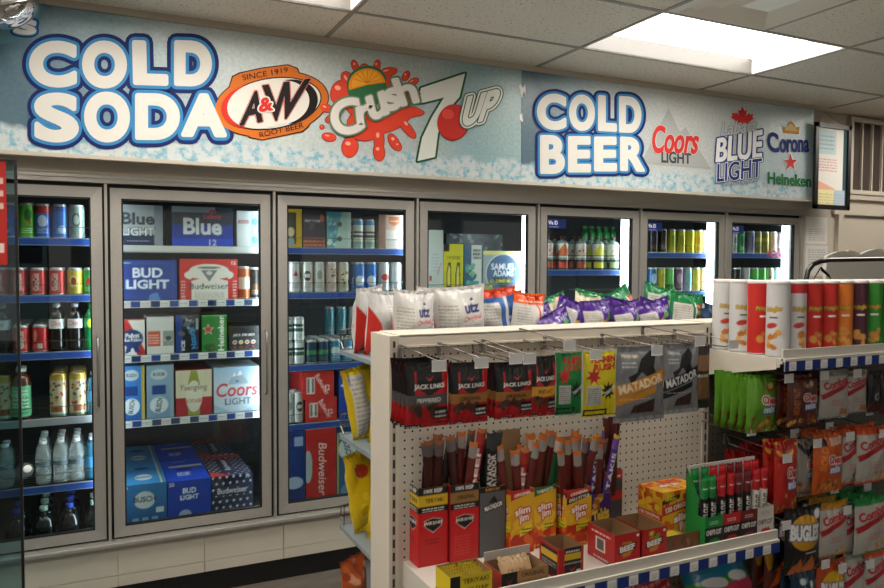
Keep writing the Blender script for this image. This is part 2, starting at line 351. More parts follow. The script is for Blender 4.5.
def bag(name, w, h, T, F, B=None, seed=1, wr=1., mat=None, crimp=.05, lean=0.):
    mb = MB(); P = bagpts(w, h, T, F.nx, F.ny, seed, -1, crimp, wr, lean); mb.grid(P, F.cols())
    B = B or F; Q = bagpts(w, h, T, B.nx, B.ny, seed+50, 1, crimp, wr, lean); mb.grid(Q, B.cols()[:, ::-1], flip=True)
    return mb.build(name, mat or FOIL, smooth=True)
ORD = ['first', 'second', 'third', 'fourth', 'fifth', 'sixth', 'seventh', 'eighth', 'ninth', 'tenth', 'eleventh', 'twelfth']
DOORN = ['leftmost', 'second', 'third', 'fourth', 'fifth', 'sixth', 'rightmost']
KIND = {}
# ================================================================== SETTING
CZ = 2.72; XL, XR, YB = -3.2, 8.0, -7.6
struct('floor', MB().box(XL, XR, YB, 1.2, -.05, 0), M['floor'])
struct('wall_back', MB().box(XL, XR, YB-.1, YB, 0, CZ+.2), M['wall'])
struct('wall_left', MB().box(XL-.1, XL, YB, 0, 0, CZ+.2), M['wall'])
struct('wall_right', MB().box(XR, XR+.1, YB, 1.2, 0, CZ+.2), M['wall'])
CX0 = -.73; CX1 = 4.645
wf = MB().box(CX1, XR, -.02, .1, 0, CZ+.2).box(CX0-.02, CX1, -.03, .06, 2.0, CZ+.2).box(XL, CX0-.02, -.02, .1, 0, CZ+.2)
struct('wall_front', wf, M['beige'])
GX = [1.0732+1.2192*k for k in range(-4, 6)]; GY = [-.5388-.6096*j for j in range(-1, 12)]
TRO = [(1, 0), (3, 0), (5, 0), (7, 0), (1, 2), (2, 2), (4, 2), (2, 5), (5, 8)]  # panels out of view are added to light cooler and gondola fronts
def cell(i, j): return GX[i], GX[i]+1.2192, GY[j+1]-.6096, GY[j+1]
ce = MB(); rows = [(GY[j+1]-.6096, GY[j+1]) for j in range(-1, 11)]
for j, (y0, y1) in enumerate(rows):
    for i in range(-1, len(GX)):
        x0 = GX[i] if i >= 0 else XL; x1 = GX[i]+1.2192 if i >= 0 else GX[0]
        if (i, j-1) in TRO or (i == 5 and j-1 == 1): continue
        ce.box(max(x0, XL), min(x1, XR), max(y0, YB), min(y1, .05), CZ, CZ+.02)
c_, d_ = cell(5, 1)[0], cell(5, 1)[2]
ce.box(c_+.6096, c_+1.2192, d_, d_+.6096, CZ, CZ+.02)
struct('ceiling', ce, M['tile'])
gb = MB()
for x in GX: gb.box(x-.011, x+.011, YB, -.13, CZ-.004, CZ+.001)
for y in GY: gb.box(XL, XR, y-.011, y+.011, CZ-.0035, CZ+.001)
gb.box(c_+.5986, c_+.6206, d_, d_+.6096, CZ-.004, CZ+.001)
struct('trim_1', gb, M['grid'])
struct('trim_2', MB().box(XL, XR, YB, 1.2, CZ+.22, CZ+.26), M['darkint'])       # slab over the tiles
TN = {(3, 0): 'lit ceiling light panel above the left end of the banner, cut by the top edge', (5, 0): 'bright recessed ceiling light panel above the second banner'}
for n, (i, j) in enumerate(TRO):
    x0, x1, y0, y1 = cell(i, j); x0 += .012; x1 -= .012; y0 += .012; y1 -= .012; H = .1
    t = empty('ceiling_light', ((x0+x1)/2, (y0+y1)/2, CZ)); cx, cy = (x0+x1)/2, (y0+y1)/2; a, b = (x1-x0)/2, (y1-y0)/2
    h = MB(); 
    for q in ((-a, -a+.004, -b, b), (a-.004, a, -b, b), (-a, a, -b, -b+.004)): h.box(*q, 0, H)
    h.box(-a, a, -b, b, H, H+.01); h.build('housing', M['troff'], t)
    MB().box(-a, a, b-.004, b, 0, H).build('reflector', M['reflector'], t)  # far wall coloured darker so it looks dimly lit beside the lens
    MB().box(-a+.02, a-.02, -b+.02, b-.02, H-.02, H-.005).build('lens', M['lamp'], t)
    tag(t, TN.get((i, j), 'recessed fluorescent ceiling light panel outside the picture'), 'ceiling light', 'recessed ceiling lights' if (i, j) not in TN else None)
t = empty('air_vent', (c_+.3048, d_+.3048, CZ)); tag(t, 'square metal air diffuser in the ceiling beside the bright light', 'air vent')
for k, (s, z, s2, z2) in enumerate(((.3, 0, .268, -.014), (.268, -.014, .235, .014), (.235, .014, .205, -.014), (.205, -.014, .172, .014), (.172, .014, .142, -.014), (.142, -.014, .11, .014), (.11, .014, .08, -.014), (.08, -.014, .005, -.012))):
    v = []
    for S, Z in ((s, z), (s2, z2)): v += [(-S, -S, Z), (S, -S, Z), (S, S, Z), (-S, S, Z)]
    r_ = MB().add(v, [(i, (i+1) % 4, 4+(i+1) % 4, 4+i) for i in range(4)])
    if k == 0: r_.box(-.3, .3, -.3, .3, .05, .06)
    r_.build('louvre', M['diff'], t)
# kick panels under the cooler
kp = MB(); seams = [X_(u, v, 0) for u, v in ((118, 570), (204.5, 555), (285, 540))]; st = seams[1]-seams[0]
xs = [seams[0]+st*k for k in range(-5, 12)]
for a, b in zip(xs, xs[1:]): 
    if a > CX0-.5 and b < CX1+.3: kp.box(a+.0015, b-.0015, -.004, .01, .158, .285).box(a+.0015, b-.0015, -.006, .01, .105, .155)
kp.box(CX0-.4, CX1+.1, .004, .02, .1, .285)
struct('trim_3', kp, M['cream'])
struct('baseboard_front', MB().box(CX0-.4, CX1+.1, .0, .02, 0, .105), M['black'])
# right-hand wall: recessed panel frame, two paper notices, slatted vent
struct('trim_4', MB().box(4.93, XR, -.045, -.02, 1.985, 2.06).box(4.93, XR, -.05, -.02, 2.1, 2.165).box(4.97, 5.03, -.05, -.02, 0, 1.985), M['beige'])
t = empty('wall_vent', (5.1, -.02, 2.17)); tag(t, 'vent of dark brown slats in a pale frame high on the right wall', 'vent')
MB().box(0, 1.6, -.012, 0, 0, .5).build('backing', M['brown'], t)
fr = MB().box(-.03, 1.63, -.04, 0, -.03, 0).box(-.03, 1.63, -.04, 0, .5, .53).box(-.03, 0, -.04, 0, 0, .5)
fr.build('frame', M['beige'], t); sl = MB()
for k in range(1, 14): sl.box(k*.115-.006, k*.115+.006, -.03, -.01, 0, .5)
sl.build('slats', M['beige'], t)
def sheet(name, pts, y, cv, label, cat, parent=None, th=.001):
    """paper lying flat on a plane y; pts = px left, right, top, bottom"""
    u0, u1, v0, v1 = pts; x0, x1 = X_(u0, v1, y), X_(u1, v1, y); z1, z0 = Z_((u0+u1)/2, v0, y), Z_((u0+u1)/2, v1, y)
    mb = MB().grid(plane_pts((x0, y, z0), (x1-x0, 0, 0), (0, 0, z1-z0), cv), cv.cols()); mb.box(x0, x1, y+.0003, y+.0003+th, z0, z1, '#ddd')
    o = mb.build(name, FLAT, parent)
    return tag(o, label, cat) if label else o
cv = Cv(16, 22, '#cfccc6', 2.5).fine(2, 3, 14, 13, '#777', 6, .6); sheet('paper_notice', (806, 827, 217, 244), -.023, cv, 'white paper notice taped to the wall below the black frame', 'notice')
cv = Cv(16, 22, '#cbc8c3', 2.5).fine(2, 8, 14, 20, '#777', 7, .6); sheet('paper_notice', (805, 827, 245.5, 276), -.023, cv, 'lower white paper notice on the wall, partly behind the black tube', 'notice')
# framed licence
t = empty('framed_notice', (0, 0, 0)); y = -.185
x0, x1, z0, z1 = X_(815.5, 170, y), X_(851, 170, y), Z_(832, 209.5, y), Z_(832, 123.5, y); q = .032
MB().box(x0, x1, y, y+.02, z0, z0+q).box(x0, x1, y, y+.02, z1-q, z1).box(x0, x0+q, y, y+.02, z0, z1).box(x1-q, x1, y, y+.02, z0, z1).build('frame', M['black'], t)
W, H = (x1-x0-2*q)*100, (z1-z0-2*q)*100
cv = Cv(W, H, '#dcdcd6', 2.5).rect(W-5, 0, W, H, '#2e4a52').rect(0, 0, W-4, H, '#e0dcd4').rect(1, H*.66, W*.62, H*.97, '#b9ccd0').fine(2, H*.72, W*.55, H*.93, '#8aa0a4', 4)
cv.fine(1, H*.44, W*.66, H*.62, '#cf8a8a', 5, .9).poly([(0, H*.2), (0, H*.32), (W*.6, H*.22), (W*.6, H*.18)], '#e2a98f').rect(1, .5, W*.58, H*.2, '#e3d9a2').rect(W*.58, .5, W*.95, H*.2, '#a9bccd').fine(2, 1, W*.9, H*.17, '#9a9a80', 4, .5)
MB().grid(plane_pts((x0+q, y+.012, z0+q), (W/100, 0, 0), (0, 0, H/100), cv), cv.cols()).build('papers', FLAT, t)
MB().box(x0+q, x1-q, y+.014, y+.019, z0+q, z1-q, '#222').build('backing', FLAT, t)
MB().tube([(x0+.04, y+.02, z1-.01), ((x0+x1)/2-.05, y+.05, z1+.09), (x1-.04, y+.02, z1-.01)], .0015).build('hanging_wire', M['wire'], t)
tag(t, 'black framed licence papers hanging at the right end of the banner', 'framed notice')
# convex mirror
p = at(0, 0, -.32); t = empty('convex_mirror', (float(p[0]), -.32, float(p[2]))); tag(t, 'round chrome-rimmed convex mirror in the top left corner', 'mirror')
pr = [(0.001, 0)]+[(.138*math.sin(a), .02+.11*(1-math.cos(a))-.13) for a in np.linspace(.0, PI/2, 14)]
m_ = MB().lathe([(max(r, .001), z) for r, z in pr[1:]], 40).build('mirror_dome', M['chrome'], t, True); m_.rotation_euler = (math.radians(20), math.radians(-20), 0)
rg = MB().tube([(.143*math.cos(a), .143*math.sin(a), 0) for a in np.linspace(0, 2*PI, 49)], .007).build('rim', M['steel'], t, True); rg.rotation_euler = m_.rotation_euler
MB().tube([(0, 0, 0), (0, .03, max(.02, CZ-float(p[2])))], .008).build('bracket', M['steel'], t)
# ================================================================== BANNERS
class Art:
    def __init__(s, y): s.y = y; s.mb = MB(); s.k = 0; s.l = None
    def P(s, u, v, l): return at(u, v, s.y-.0012*l-(s.k % 110)*1e-5)
    def poly(s, pts, c, l=1):
        s.k += 1; t = tessellate_polygon([[Vector((u, v, 0)) for u, v in pts]]); s.mb.add([s.P(u, v, l) for u, v in pts], t, c); return s
    def disc(s, u, v, ru, rv, c, l=1, rot=0, n=28, a0=0, a1=360):
        r = math.radians(rot); pts = [(u, v)] if a1-a0 < 360 else []
        for k in range(n+(1 if pts else 0)):
            a = math.radians(a0+(a1-a0)*k/n); x, y = ru*math.cos(a), rv*math.sin(a); pts.append((u+x*math.cos(r)-y*math.sin(r), v+x*math.sin(r)+y*math.cos(r)))
        return s.poly(pts, c, l)
    def stroke(s, pts, wd, c, l=1, closed=False):
        pts = list(pts); pts = pts+[pts[0]] if closed else pts
        for (a, b), (d, e) in zip(pts, pts[1:]): s._seg(a, b, d, e, wd/2, c, l)
        return s
    def _seg(s, a, b, d, e, r, c, l):
        L = math.hypot(d-a, e-b)
        if L < 1e-6: return
        s.k += 1; t0 = math.atan2(e-b, d-a); P = []
        for k in range(7): t = t0+PI/2+PI*k/6; P.append((a+r*math.cos(t), b+r*math.sin(t)))
        for k in range(7): t = t0-PI/2+PI*k/6; P.append((d+r*math.cos(t), e+r*math.sin(t)))
        s.mb.add([s.P(x, y, l) for x, y in P], [tuple(range(14))], c)
    def text(s, body, quad, c, l=1, bold=.0, shear=0., outs=(), fat=0):
        """quad: px of bottom-left, bottom-right, top-right, top-left; outs: (width, colour) from the widest"""
        v, t, be, asp = tmesh(body, bold, shear, 8); q = [np.array(p, float) for p in quad]
        p = np.array([q[0]*(1-a)*(1-b)+q[1]*a*(1-b)+q[2]*a*b+q[3]*(1-a)*b for a, b in v])
        for k, (wd, cc) in enumerate(outs):
            s.k = 0
            for a, b in be: s._seg(*p[a], *p[b], wd/2, cc, l+k)
            s.k = 109; s.mb.add([s.P(x, y, l+k) for x, y in p], t.tolist(), cc)
        l += len(outs)
        s.k = 0
        if fat:
            for a, b in be: s._seg(*p[a], *p[b], fat/2, c, l)
        s.k = 109; s.mb.add([s.P(x, y, l) for x, y in p], t.tolist(), c); return s
    def build(s, name, parent, label=None):
        o = s.mb.build(name, FLAT, parent)
        if label: o['label'] = label
        return o
def bx(x0, y0, x1, y1, sl=0, tilt=0): return [(x0, y1), (x1, y1+tilt), (x1+sl, y0+tilt), (x0+sl, y0)]
YBN = -.1326; xs_ = X_(521.5, 120, YBN); xe_ = X_(811, 160, YBN)
NAVY, SKY, PAPER = '#081f5c', '#357db0', '#d2d0c9'
ban1 = empty('banner', (0, YBN, 2.07)); tag(ban1, 'long ice-printed banner with the soda lettering and three logos over the left coolers', 'banner')
ban2 = empty('banner', (3, YBN, 2.07)); tag(ban2, 'ice-printed banner with the beer lettering and four logos over the right coolers', 'banner')
def board(par, x0, x1, mat):
    o = MB().box(x0-par.location[0], x1-par.location[0], 0, .03, .002, .618).build('printed_sheet', mat, par); return o
board(ban1, CX0-.3, xs_-.001, bannermat('ice_print_left', (-.3, 2.3, [(0, '#416272'), (.16, '#76929c'), (.28, '#a3b1b3'), (.5, '#b5bdbb'), (.72, '#a6b3b3'), (.86, '#84a3a9'), (1, '#97b0b3')]), .04))
board(ban2, xs_+.001, xe_+.02, bannermat('ice_print_right', (-.75, 1.45, [(0, '#4e6877'), (.12, '#8299a4'), (.22, '#a5b2b6'), (.5, '#b9bcbb'), (.75, '#afb8b9'), (.9, '#a5b9bd'), (1, '#a9bcc0')]), .04))
struct('trim_5', MB().box(CX0-.3, xe_+.02, YBN-.012, YBN+.03, 2.055, 2.0715).box(CX0-.3, xe_+.02, YBN+.002, -.03, 2.06, 2.07).box(CX0-.3, xe_+.02, YBN-.004, YBN+.03, 2.69, 2.72), M['beige'])
def arto(par): a = Art(YBN-.0015); return a
def finish(a, name, par, label=None):
    o = a.build(name, par, label); o.location = -par.location; return o
def big(par, letters, fat, o1, o2, name):
    for ch, x0, y0, x1, y1, sl, ti in letters:
        a = arto(par); f = fat/2
        a.text(ch, bx(x0+f, y0+f, x1-f, y1-f, sl, ti), PAPER, 1, .018, 0, [(fat+o2, NAVY), (fat+o1, SKY)], fat)
        # neighbours share outline layers, so each letter keeps the same three depths
        finish(a, name, par)
big(ban1, [('C', 29, 40, 77, 87, 0, 1), ('O', 82, 40, 127, 88, 0, 1), ('L', 133, 40, 168.5, 85, -1, 1), ('D', 174, 40, 212, 86, 0, 1),
           ('S', 34, 92, 79, 142, 0, 1), ('O', 84, 91, 130, 142, 0, 1), ('D', 135, 93, 180, 140, 0, .5), ('A', 181, 93, 227, 137, 0, .5)], 5, 6.5, 14, 'letter')
big(ban2, [('C', 537, 93, 566.5, 129.5, 0, 1), ('O', 569, 94, 595, 130.5, 0, 1), ('L', 598, 95, 617, 131, 0, 1), ('D', 619, 96, 641.5, 132.5, 0, 1),
           ('B', 540, 135, 565, 174, 0, 0), ('E', 568, 136, 591, 172.5, 0, 0), ('E', 594, 136.5, 617, 171.5, 0, 0), ('R', 620, 136.5, 645, 171, 0, 1)], 3.0, 4.4, 9.5, 'letter')
a = arto(ban1); a.disc(2, 2, 43, 42, '#567e8d', 0).text('S', [(14, 32), (34, 34), (36, 22), (20, 20)], PAPER, 1, 0, 0, [(9, NAVY), (6, SKY)], 3); finish(a, 'corner_print', ban1)  # teal disc and S fragment paint the corner mirror's reflection onto the banner
# root beer badge
a = arto(ban1); O = '#c8691f'; K = '#170d0a'; R = '#c92b22'
def badge(e, c, l):
    a.disc(271.5, 104, 57+e, 31.5+e, c, l, -9, 48)
    a.poly([(229-e, 89), (233-e, 77-e), (240-e, 73.5-e), (262, 68.5-e), (288, 65.2-e), (297+e, 69-e), (300+e, 76), (300, 92), (238, 98)], c, l)
    a.poly([(246-e, 118), (296, 113), (312+e, 116), (308+e, 126+e), (302+e, 131+e), (262, 139.5+e), (250-e, 137+e), (247-e, 132)], c, l)
badge(1.1, '#3a2112', 1); badge(0, O, 2)
a.disc(271.5, 103.5, 50.5, 25.8, K, 3, -9, 48).disc(271.5, 103.5, 49.3, 24.6, '#d8d3ca', 4, -9, 48)
a.disc(254, 106, 33, 22, R, 5, -9, 40, 60, 300).disc(262, 105, 35, 23.4, '#d8d3ca', 6, -9, 40).disc(290, 101.5, 28, 22, K, 5, -9, 40, -100, 100).disc(281, 102.5, 28.5, 22, '#d8d3ca', 6, -9, 40)
a.text('A', [(240, 125), (262, 121), (262, 91), (250, 92)], K, 7, .01, 0, [(3.4, R), (2.2, '#d8d3ca')], 1.6).text('W', [(270, 121), (292, 117), (310, 79), (263, 86)], K, 7, .01, 0, [(3.2, R), (2, '#d8d3ca')], 1.6)
a.text('&', [(259, 112), (273, 110), (272, 97), (260, 98.5)], R, 10, .02, 0, [(4, '#d8d3ca')], 1)
a.text('SINCE 1919', [(243, 80.5), (288, 72.2), (287.5, 67), (242, 75)], K, 4).text('ROOT BEER', [(260, 137.5), (304, 127.5), (303, 122), (259, 132.5)], K, 4)
finish(a, 'logo', ban1, 'orange root beer oval badge')
# orange splash logo
a = arto(ban1); OR = '#d8412a'; random.seed(3)
sp = [(348, 80, 9, 6, 60), (355, 66, 3, 6, -20), (364, 70, 5, 6, 10), (377, 66, 3, 6, 10), (388, 72, 9, 4, -10), (406, 76, 3, 5, 30), (413, 82, 6, 3, -30), (415, 93, 6, 2.5, 10),
      (326, 108, 6, 4, 20), (333, 118, 8, 4, -20), (329, 137, 7, 4, 10), (322, 127, 2, 2, 0), (350, 147, 8, 10, 10), (379, 152, 5.5, 9, -5), (379, 140, 5, 14, 0), (394, 142, 4.5, 9, -30), (407, 128, 4, 13, -40), (412, 112, 12, 4, 5),
      (387, 120, 25, 12, -20), (365, 125, 18, 16, 0), (360, 95, 18, 22, 0), (370, 85, 25, 16, 0), (394, 98, 18, 12, 0), (398, 146, 3, 5, -20), (340, 92, 9, 12, 20), (402, 112, 20, 6, 0)]
for u, v, p, q, r in sp: a.disc(u, v, p+.7, q+.7, '#8e2114', 1, r, 20)
for u, v, p, q, r in sp: a.disc(u, v, p, q, OR, 2, r, 20)
for u, v, p, q, r in sp:
    if p < 10: a.disc(u-p*.25, v-q*.35, p*.35, q*.2, '#f0a58e', 3, r, 10)
a.disc(367, 84, 20.5, 18.5, '#2f6b45', 4, -12, 36, 180, 360).disc(367, 87, 20, 18, '#2f6b45', 4, -12, 36).disc(367, 85, 18.5, 16.5, '#e88e1c', 5, -12, 36, 175, 365).disc(367, 84, 15.5, 13.6, '#f2a92c', 6, -12, 36, 178, 362)
for k in range(7): t_ = math.radians(200+k*24); a.stroke([(367, 83), (367+14*math.cos(t_), 83+12.5*math.sin(t_))], .7, '#d4771a', 7)
for ch, qd in (('C', [(336, 137), (364, 129), (357, 97), (329, 104)]), ('r', [(359, 126), (371, 121), (373, 104), (357, 108)]), ('u', [(372, 120), (388, 113), (383, 92), (367, 98)]),
               ('s', [(388, 111), (401, 106), (397, 87), (384, 92)]), ('h', [(402, 105), (418, 101), (411, 77), (393, 80)])):
    a.text(ch, qd, '#d8d4cd', 8, 0, 0, [(7.5, '#3a7a55'), (5.5, '#8a8474')], 3.4)
finish(a, 'logo', ban1, 'orange splash logo with a fruit slice')
# seven logo
a = arto(ban1); G = '#1f5434'; seven = [(417, 103), (421, 88), (465, 73.5), (459.5, 97), (446, 112), (438, 133), (435, 157), (417.5, 161), (422, 138), (432, 117), (444, 97.5), (424, 102.5)]
a.stroke(seven, 4.2, G, 1, True).poly(seven, '#d3d6cf', 2)
a.disc(453.5, 122.5, 16.2, 18.4, '#8e2018', 3, 10, 36).disc(453, 122, 15.2, 17.4, '#c02a20', 4, 10, 36).disc(448, 114, 6, 5, '#d9483a', 5, 10, 20)
a.text('UP', [(461, 127), (490, 119), (502, 88), (468, 97)], '#d3d6cf', 6, .03, 0, [(8.5, G), (6.6, '#d3d6cf'), (3.2, G)], 1.2)
finish(a, 'logo', ban1, 'white seven with a red ball')
# beer logos
a = arto(ban2); a.poly([(641, 163), (668.5, 108), (680, 132), (685.5, 127), (711, 169)], '#a3a6a5', 1)
a.text('Coors', [(652, 153), (697, 154), (700, 128), (653, 125)], '#c6342e', 2, .02, .1, [(1.6, '#dad9d4')], .7).text('LIGHT', [(661.5, 162.5), (691, 164), (691, 153.5), (661.5, 150.5)], '#3f4346', 2, .02, 0, (), .3)
finish(a, 'logo', ban2, 'grey mountain logo with red script')
a = arto(ban2); leaf = [(743, 127), (743, 122.5), (736, 123.5), (737, 121), (731.5, 117), (733.5, 116), (732.5, 112.5), (736, 113.5), (737, 112), (740, 115.5), (739, 109.5), (741.2, 110.8), (743.5, 106.5), (745.6, 111), (748, 110), (746.8, 116), (750, 113), (750.8, 114.6), (754.5, 114), (753.3, 117.2), (755.3, 118.6), (749.6, 122), (750.2, 124), (744.3, 122.5), (744.3, 127)]
a.poly([(u-1, v) for u, v in leaf], '#c3271f', 1).text('Labatt', [(721, 136), (757, 131), (757, 119), (721, 123)], '#b9bcc0', 2, .01, .2, [(1.4, '#6c7784')], .5)
a.text('BLUE', [(716, 162), (762, 158), (762, 130), (717, 139)], '#e6e7e6', 2, .01, .05, [(4, '#1d3076')], 1.2).text('LIGHT', [(717, 182), (762, 177), (762, 158), (717, 164)], '#1d3076', 4, .01, .05, [(3.2, '#1d3076'), (1.8, '#dfe3e6')], .2)
a.text('CANADIAN PILSNER', [(722, 187), (758, 182), (758, 179.5), (722, 184)], '#5a6a86', 3); finish(a, 'logo', ban2, 'blue outlined logo with a red maple leaf')
a = arto(ban2); a.poly([(783, 133), (782.5, 126), (786, 128), (788, 123), (791, 121), (794.5, 123.5), (796, 128), (799.5, 126.5), (799, 134)], '#d0994a', 1).poly([(784.5, 130.5), (786, 127), (791, 123.5), (796, 127.5), (797.5, 131)], '#e6c98c', 2)
a.text('C', [(767.5, 150), (779, 153), (778, 134), (767.5, 131)], '#1c2a70', 2, .02, 0, (), .9).text('orona', [(780, 152.5), (809, 152), (809, 140), (780, 139)], '#1c2a70', 2, .02, 0, (), .5)
st_ = [(790.5+(7.5 if i % 2 == 0 else 3)*math.sin(i*PI/5), 162.5-(9 if i % 2 == 0 else 3.6)*math.cos(i*PI/5)) for i in range(10)]
a.stroke(st_, 1.4, '#dfe0dc', 1, True).poly(st_, '#c4342c', 2)
a.text('Heineken', [(768, 183.5), (811, 187), (811, 176), (768, 172)], '#1f6b3a', 2, .02, 0, [(.8, '#cfe0d4')], .6); finish(a, 'logo', ban2, 'crown, blue script, red star and green word')
a = arto(ban2)
for q in ([(519, 86), (521, 84), (524, 90), (522, 98)], [(519.5, 115), (522, 113), (523, 122), (520, 120)], [(523, 88), (525, 84), (526, 92), (525, 95)]): a.poly(q, '#e4e6e4', 2)
finish(a, 'peeling_edge', ban2)
# ================================================================== COOLER
DX = [(-.68, .064), (.097, .824), (.862, 1.604), (1.638, 2.381), (2.417, 3.154), (3.179, 3.892), (3.915, 4.622)]
ZT, ZB = 1.948, .334
li = MB().box(CX0-.3, CX1+.1, 1.05, 1.1, 0, 2.1).box(CX0-.3, CX1+.1, .06, 1.1, 2.0, 2.05).box(CX0-.3, CX1+.1, .05, 1.1, .12, .17).box(CX0-.32, CX0-.27, .03, 1.1, 0, 2.1).box(CX1-.005, CX1+.1, .05, 1.1, 0, 2.1).box(CX0-.3, CX0, .02, .06, 0, 2.05)
struct('wall_cooler', li, M['darkint'])
cf = empty('cooler_casing', (0, 0, 0)); tag(cf, 'long brushed steel frame of the wall cooler around its glass doors', 'cooler frame')
MB().box(CX0, CX1, -.022, .05, 1.966, 2.003).box(CX0, CX1, -.03, .0, 1.985, 2.003).build('header', M['steel'], cf)
MB().box(CX0, CX1, -.012, .05, .283, .325).box(CX0, CX1, -.028, .0, .300, .313).build('sill', M['steel'], cf)
MB().box(CX0, CX1, .012, .05, 1.94, 1.967).box(CX0, CX1, .012, .05, .324, .345).build('gasket', M['gasket'], cf)
edges = [(CX0, DX[0][0])]+[(DX[i][1], DX[i+1][0]) for i in range(6)]+[(DX[6][1], CX1)]
for i, (a, b) in enumerate(edges):
    MB().box(a-.02, b+.02, .014, .06, .325, 1.966).build('gasket', M['gasket'], cf)
    w_ = (b-a); mw = .012 if w_ < .04 else w_*.7
    m0 = (a+b)/2-mw*.62 if i < 7 else b-w_*.8
    MB().box(m0, m0+mw, -.012, .02, .325, 1.966).build('mullion', M['steel'], cf)
    if i: 
        l0, l1 = ((a-.02, a+.006), (a-.02, a+.006), (a-.012, a+.006), (a-.03, a+.006), (a-.06, a-.02), (a-.06, a-.02), (a-.06, a-.02))[i-1]
        MB().box(l0, l1, .075, .1, .36, 1.93).build('light_tube', M['led'], cf)
        MB().box(a-.018, b+.018, .062, .074, .345, 1.94).build('post', M['black'], cf)
for i, (a, b) in enumerate(DX):
    t = empty('cooler_door', ((a+b)/2, 0, ZB)); h = (b-a)/2; H = ZT-ZB; fw = .047
    tag(t, f'{DOORN[i]} steel-framed glass door of the wall cooler', 'cooler door')
    fm = MB()
    for q in (((-h, 0), (h, 0), (h-fw, fw), (-h+fw, fw)), ((h, 0), (h, H), (h-fw, H-fw), (h-fw, fw)), ((h, H), (-h, H), (-h+fw, H-fw), (h-fw, H-fw)), ((-h, H), (-h, 0), (-h+fw, fw), (-h+fw, H-fw))):
        n0 = [(x, 0 if k < 2 else .003, z) for k, (x, z) in enumerate(q)]; n1 = [(x, .032, z) for x, z in q]
        fm.add(n0+n1, [(0, 1, 2, 3), (7, 6, 5, 4), (0, 4, 5, 1), (1, 5, 6, 2), (2, 6, 7, 3), (3, 7, 4, 0)])
    fm.build('door_frame', M['steel'], t); g = MB(); e = .007
    for q in ((-h+fw, -h+fw+e, fw, H-fw), (h-fw-e, h-fw, fw, H-fw), (-h+fw, h-fw, fw, fw+e), (-h+fw, h-fw, H-fw-e, H-fw)): g.box(q[0], q[1], .004, .028, q[2], q[3])
    g.build('gasket', M['gasket'], t)
    MB().box(-h+fw, h-fw, .016, .02, fw, H-fw).build('glass_pane', M['glass'], t)
    hx = h-.026; MB().tube([(hx, -.002, .62), (hx, -.03, .63), (hx, -.032, .7), (hx, -.032, .86), (hx, -.03, .93), (hx, -.002, .94)], .006).build('handle', M['steel2'], t, True)
    if i in (4, 5, 6):
        W = [13, 12, 11][i-4]; cv = Cv(W, 5.5, '#1c2f7c', 5).rect(W*.62, 0, W, 5.5, '#16265f').text('We', W*.18, 3.2, W*.26, 2.4, '#e9ecf2', .03).text('ID', W*.47, 3.2, W*.17, 2.4, '#e9ecf2', .03).fine(1, .6, W*.6, 1.5, '#9fb0dd', 1)
        MB().grid(plane_pts((-h+fw+.01, .013, H-fw-.075), (W/100, 0, 0), (0, 0, .055), cv), cv.cols()).build('sticker', FLAT, t)
# glass display case at the far left, seen edge-on
t = empty('display_case', (0, 0, 0)); tag(t, 'glass-sided drinks case cut by the left edge, with a red and white header', 'display case')
y = -1.0; xe = -.2; MB().box(-1.1, xe, y, y+.006, .08, 1.93).build('glass_side', M['caseglass'], t)
MB().box(xe-.004, xe+.004, y-.006, y+.012, .0, 1.93).build('edge_trim', M['black'], t)
cv = Cv(60, 34, '#a8261e', 3).fine(4, 18, 59, 30, '#d8c8c0', 3, .8).rect(4, 4, 59, 7, '#d8c8c0').rect(0, 33, 60, 34, '#3a1512')
x6 = X_(6, 180, y-.004); mb = MB().grid(plane_pts((x6-.6, y-.004, 1.6), (.6, 0, 0), (0, 0, .33), cv), cv.cols()); mb.box(x6-.6, x6, y-.0035, y-.001, 1.6, 1.93, '#7c1a14'); mb.build('header_sign', FLAT, t)
MB().box(-1.1, xe, y-.01, y+.02, 0, .08).build('base', M['black'], t)
# shelves
BL = '#22458f'
def strip_art(W, kind, seed):
    random.seed(seed); cv = Cv(W, 3.4, BL if kind != 'grey' else '#8b8f92', 2.5)
    if kind == 'blue': cv.rect(0, 3.05, W, 3.4, '#8f9cae').rect(0, 0, W, .35, '#7f8ea3')
    if kind == 'grey': cv.rect(0, 2.9, W, 3.4, '#b9bdbf')
    if kind == 'plain': cv.rect(0, 0, W, 3.4, '#c9cbc9').rect(0, 0, W, .6, '#8d9092')
    if kind == 'tags':
        cv.rect(0, 0, W, 3.4, '#d6d8d7'); x = 1.
        while x < W-4:
            cv.rect(x, .5, x+4.2, 3.0, random.choice([BL, '#1b3566', BL, '#3a4a6a'])); x += 4.6; cv.fine(x, 1, x+3.6, 2.6, random.choice(['#555', '#555', '#c33']), 2, .7); x += 4.2
    return cv
SH = {0: [(1.719, 'blue'), (1.459, 'blue'), (1.198, 'blue'), (.893, 'grey'), (.582, 'blue')], 1: [(1.691, 'plain'), (1.426, 'tags'), (1.164, 'tags'), (.85, 'tags')],
      2: [(1.691, 'blue'), (1.456, 'blue'), (1.075, 'blue'), (.762, 'blue')], 3: [(1.44, 'blue'), (1.1, 'blue'), (.75, 'blue')], 4: [(1.575, 'blue'), (1.2, 'blue'), (.8, 'blue')],
      5: [(1.69, 'blue'), (1.43, 'blue'), (1.1, 'blue')], 6: [(1.694, 'blue'), (1.43, 'blue'), (1.1, 'blue')]}
SHN = ['top', 'second', 'third', 'fourth', 'fifth']
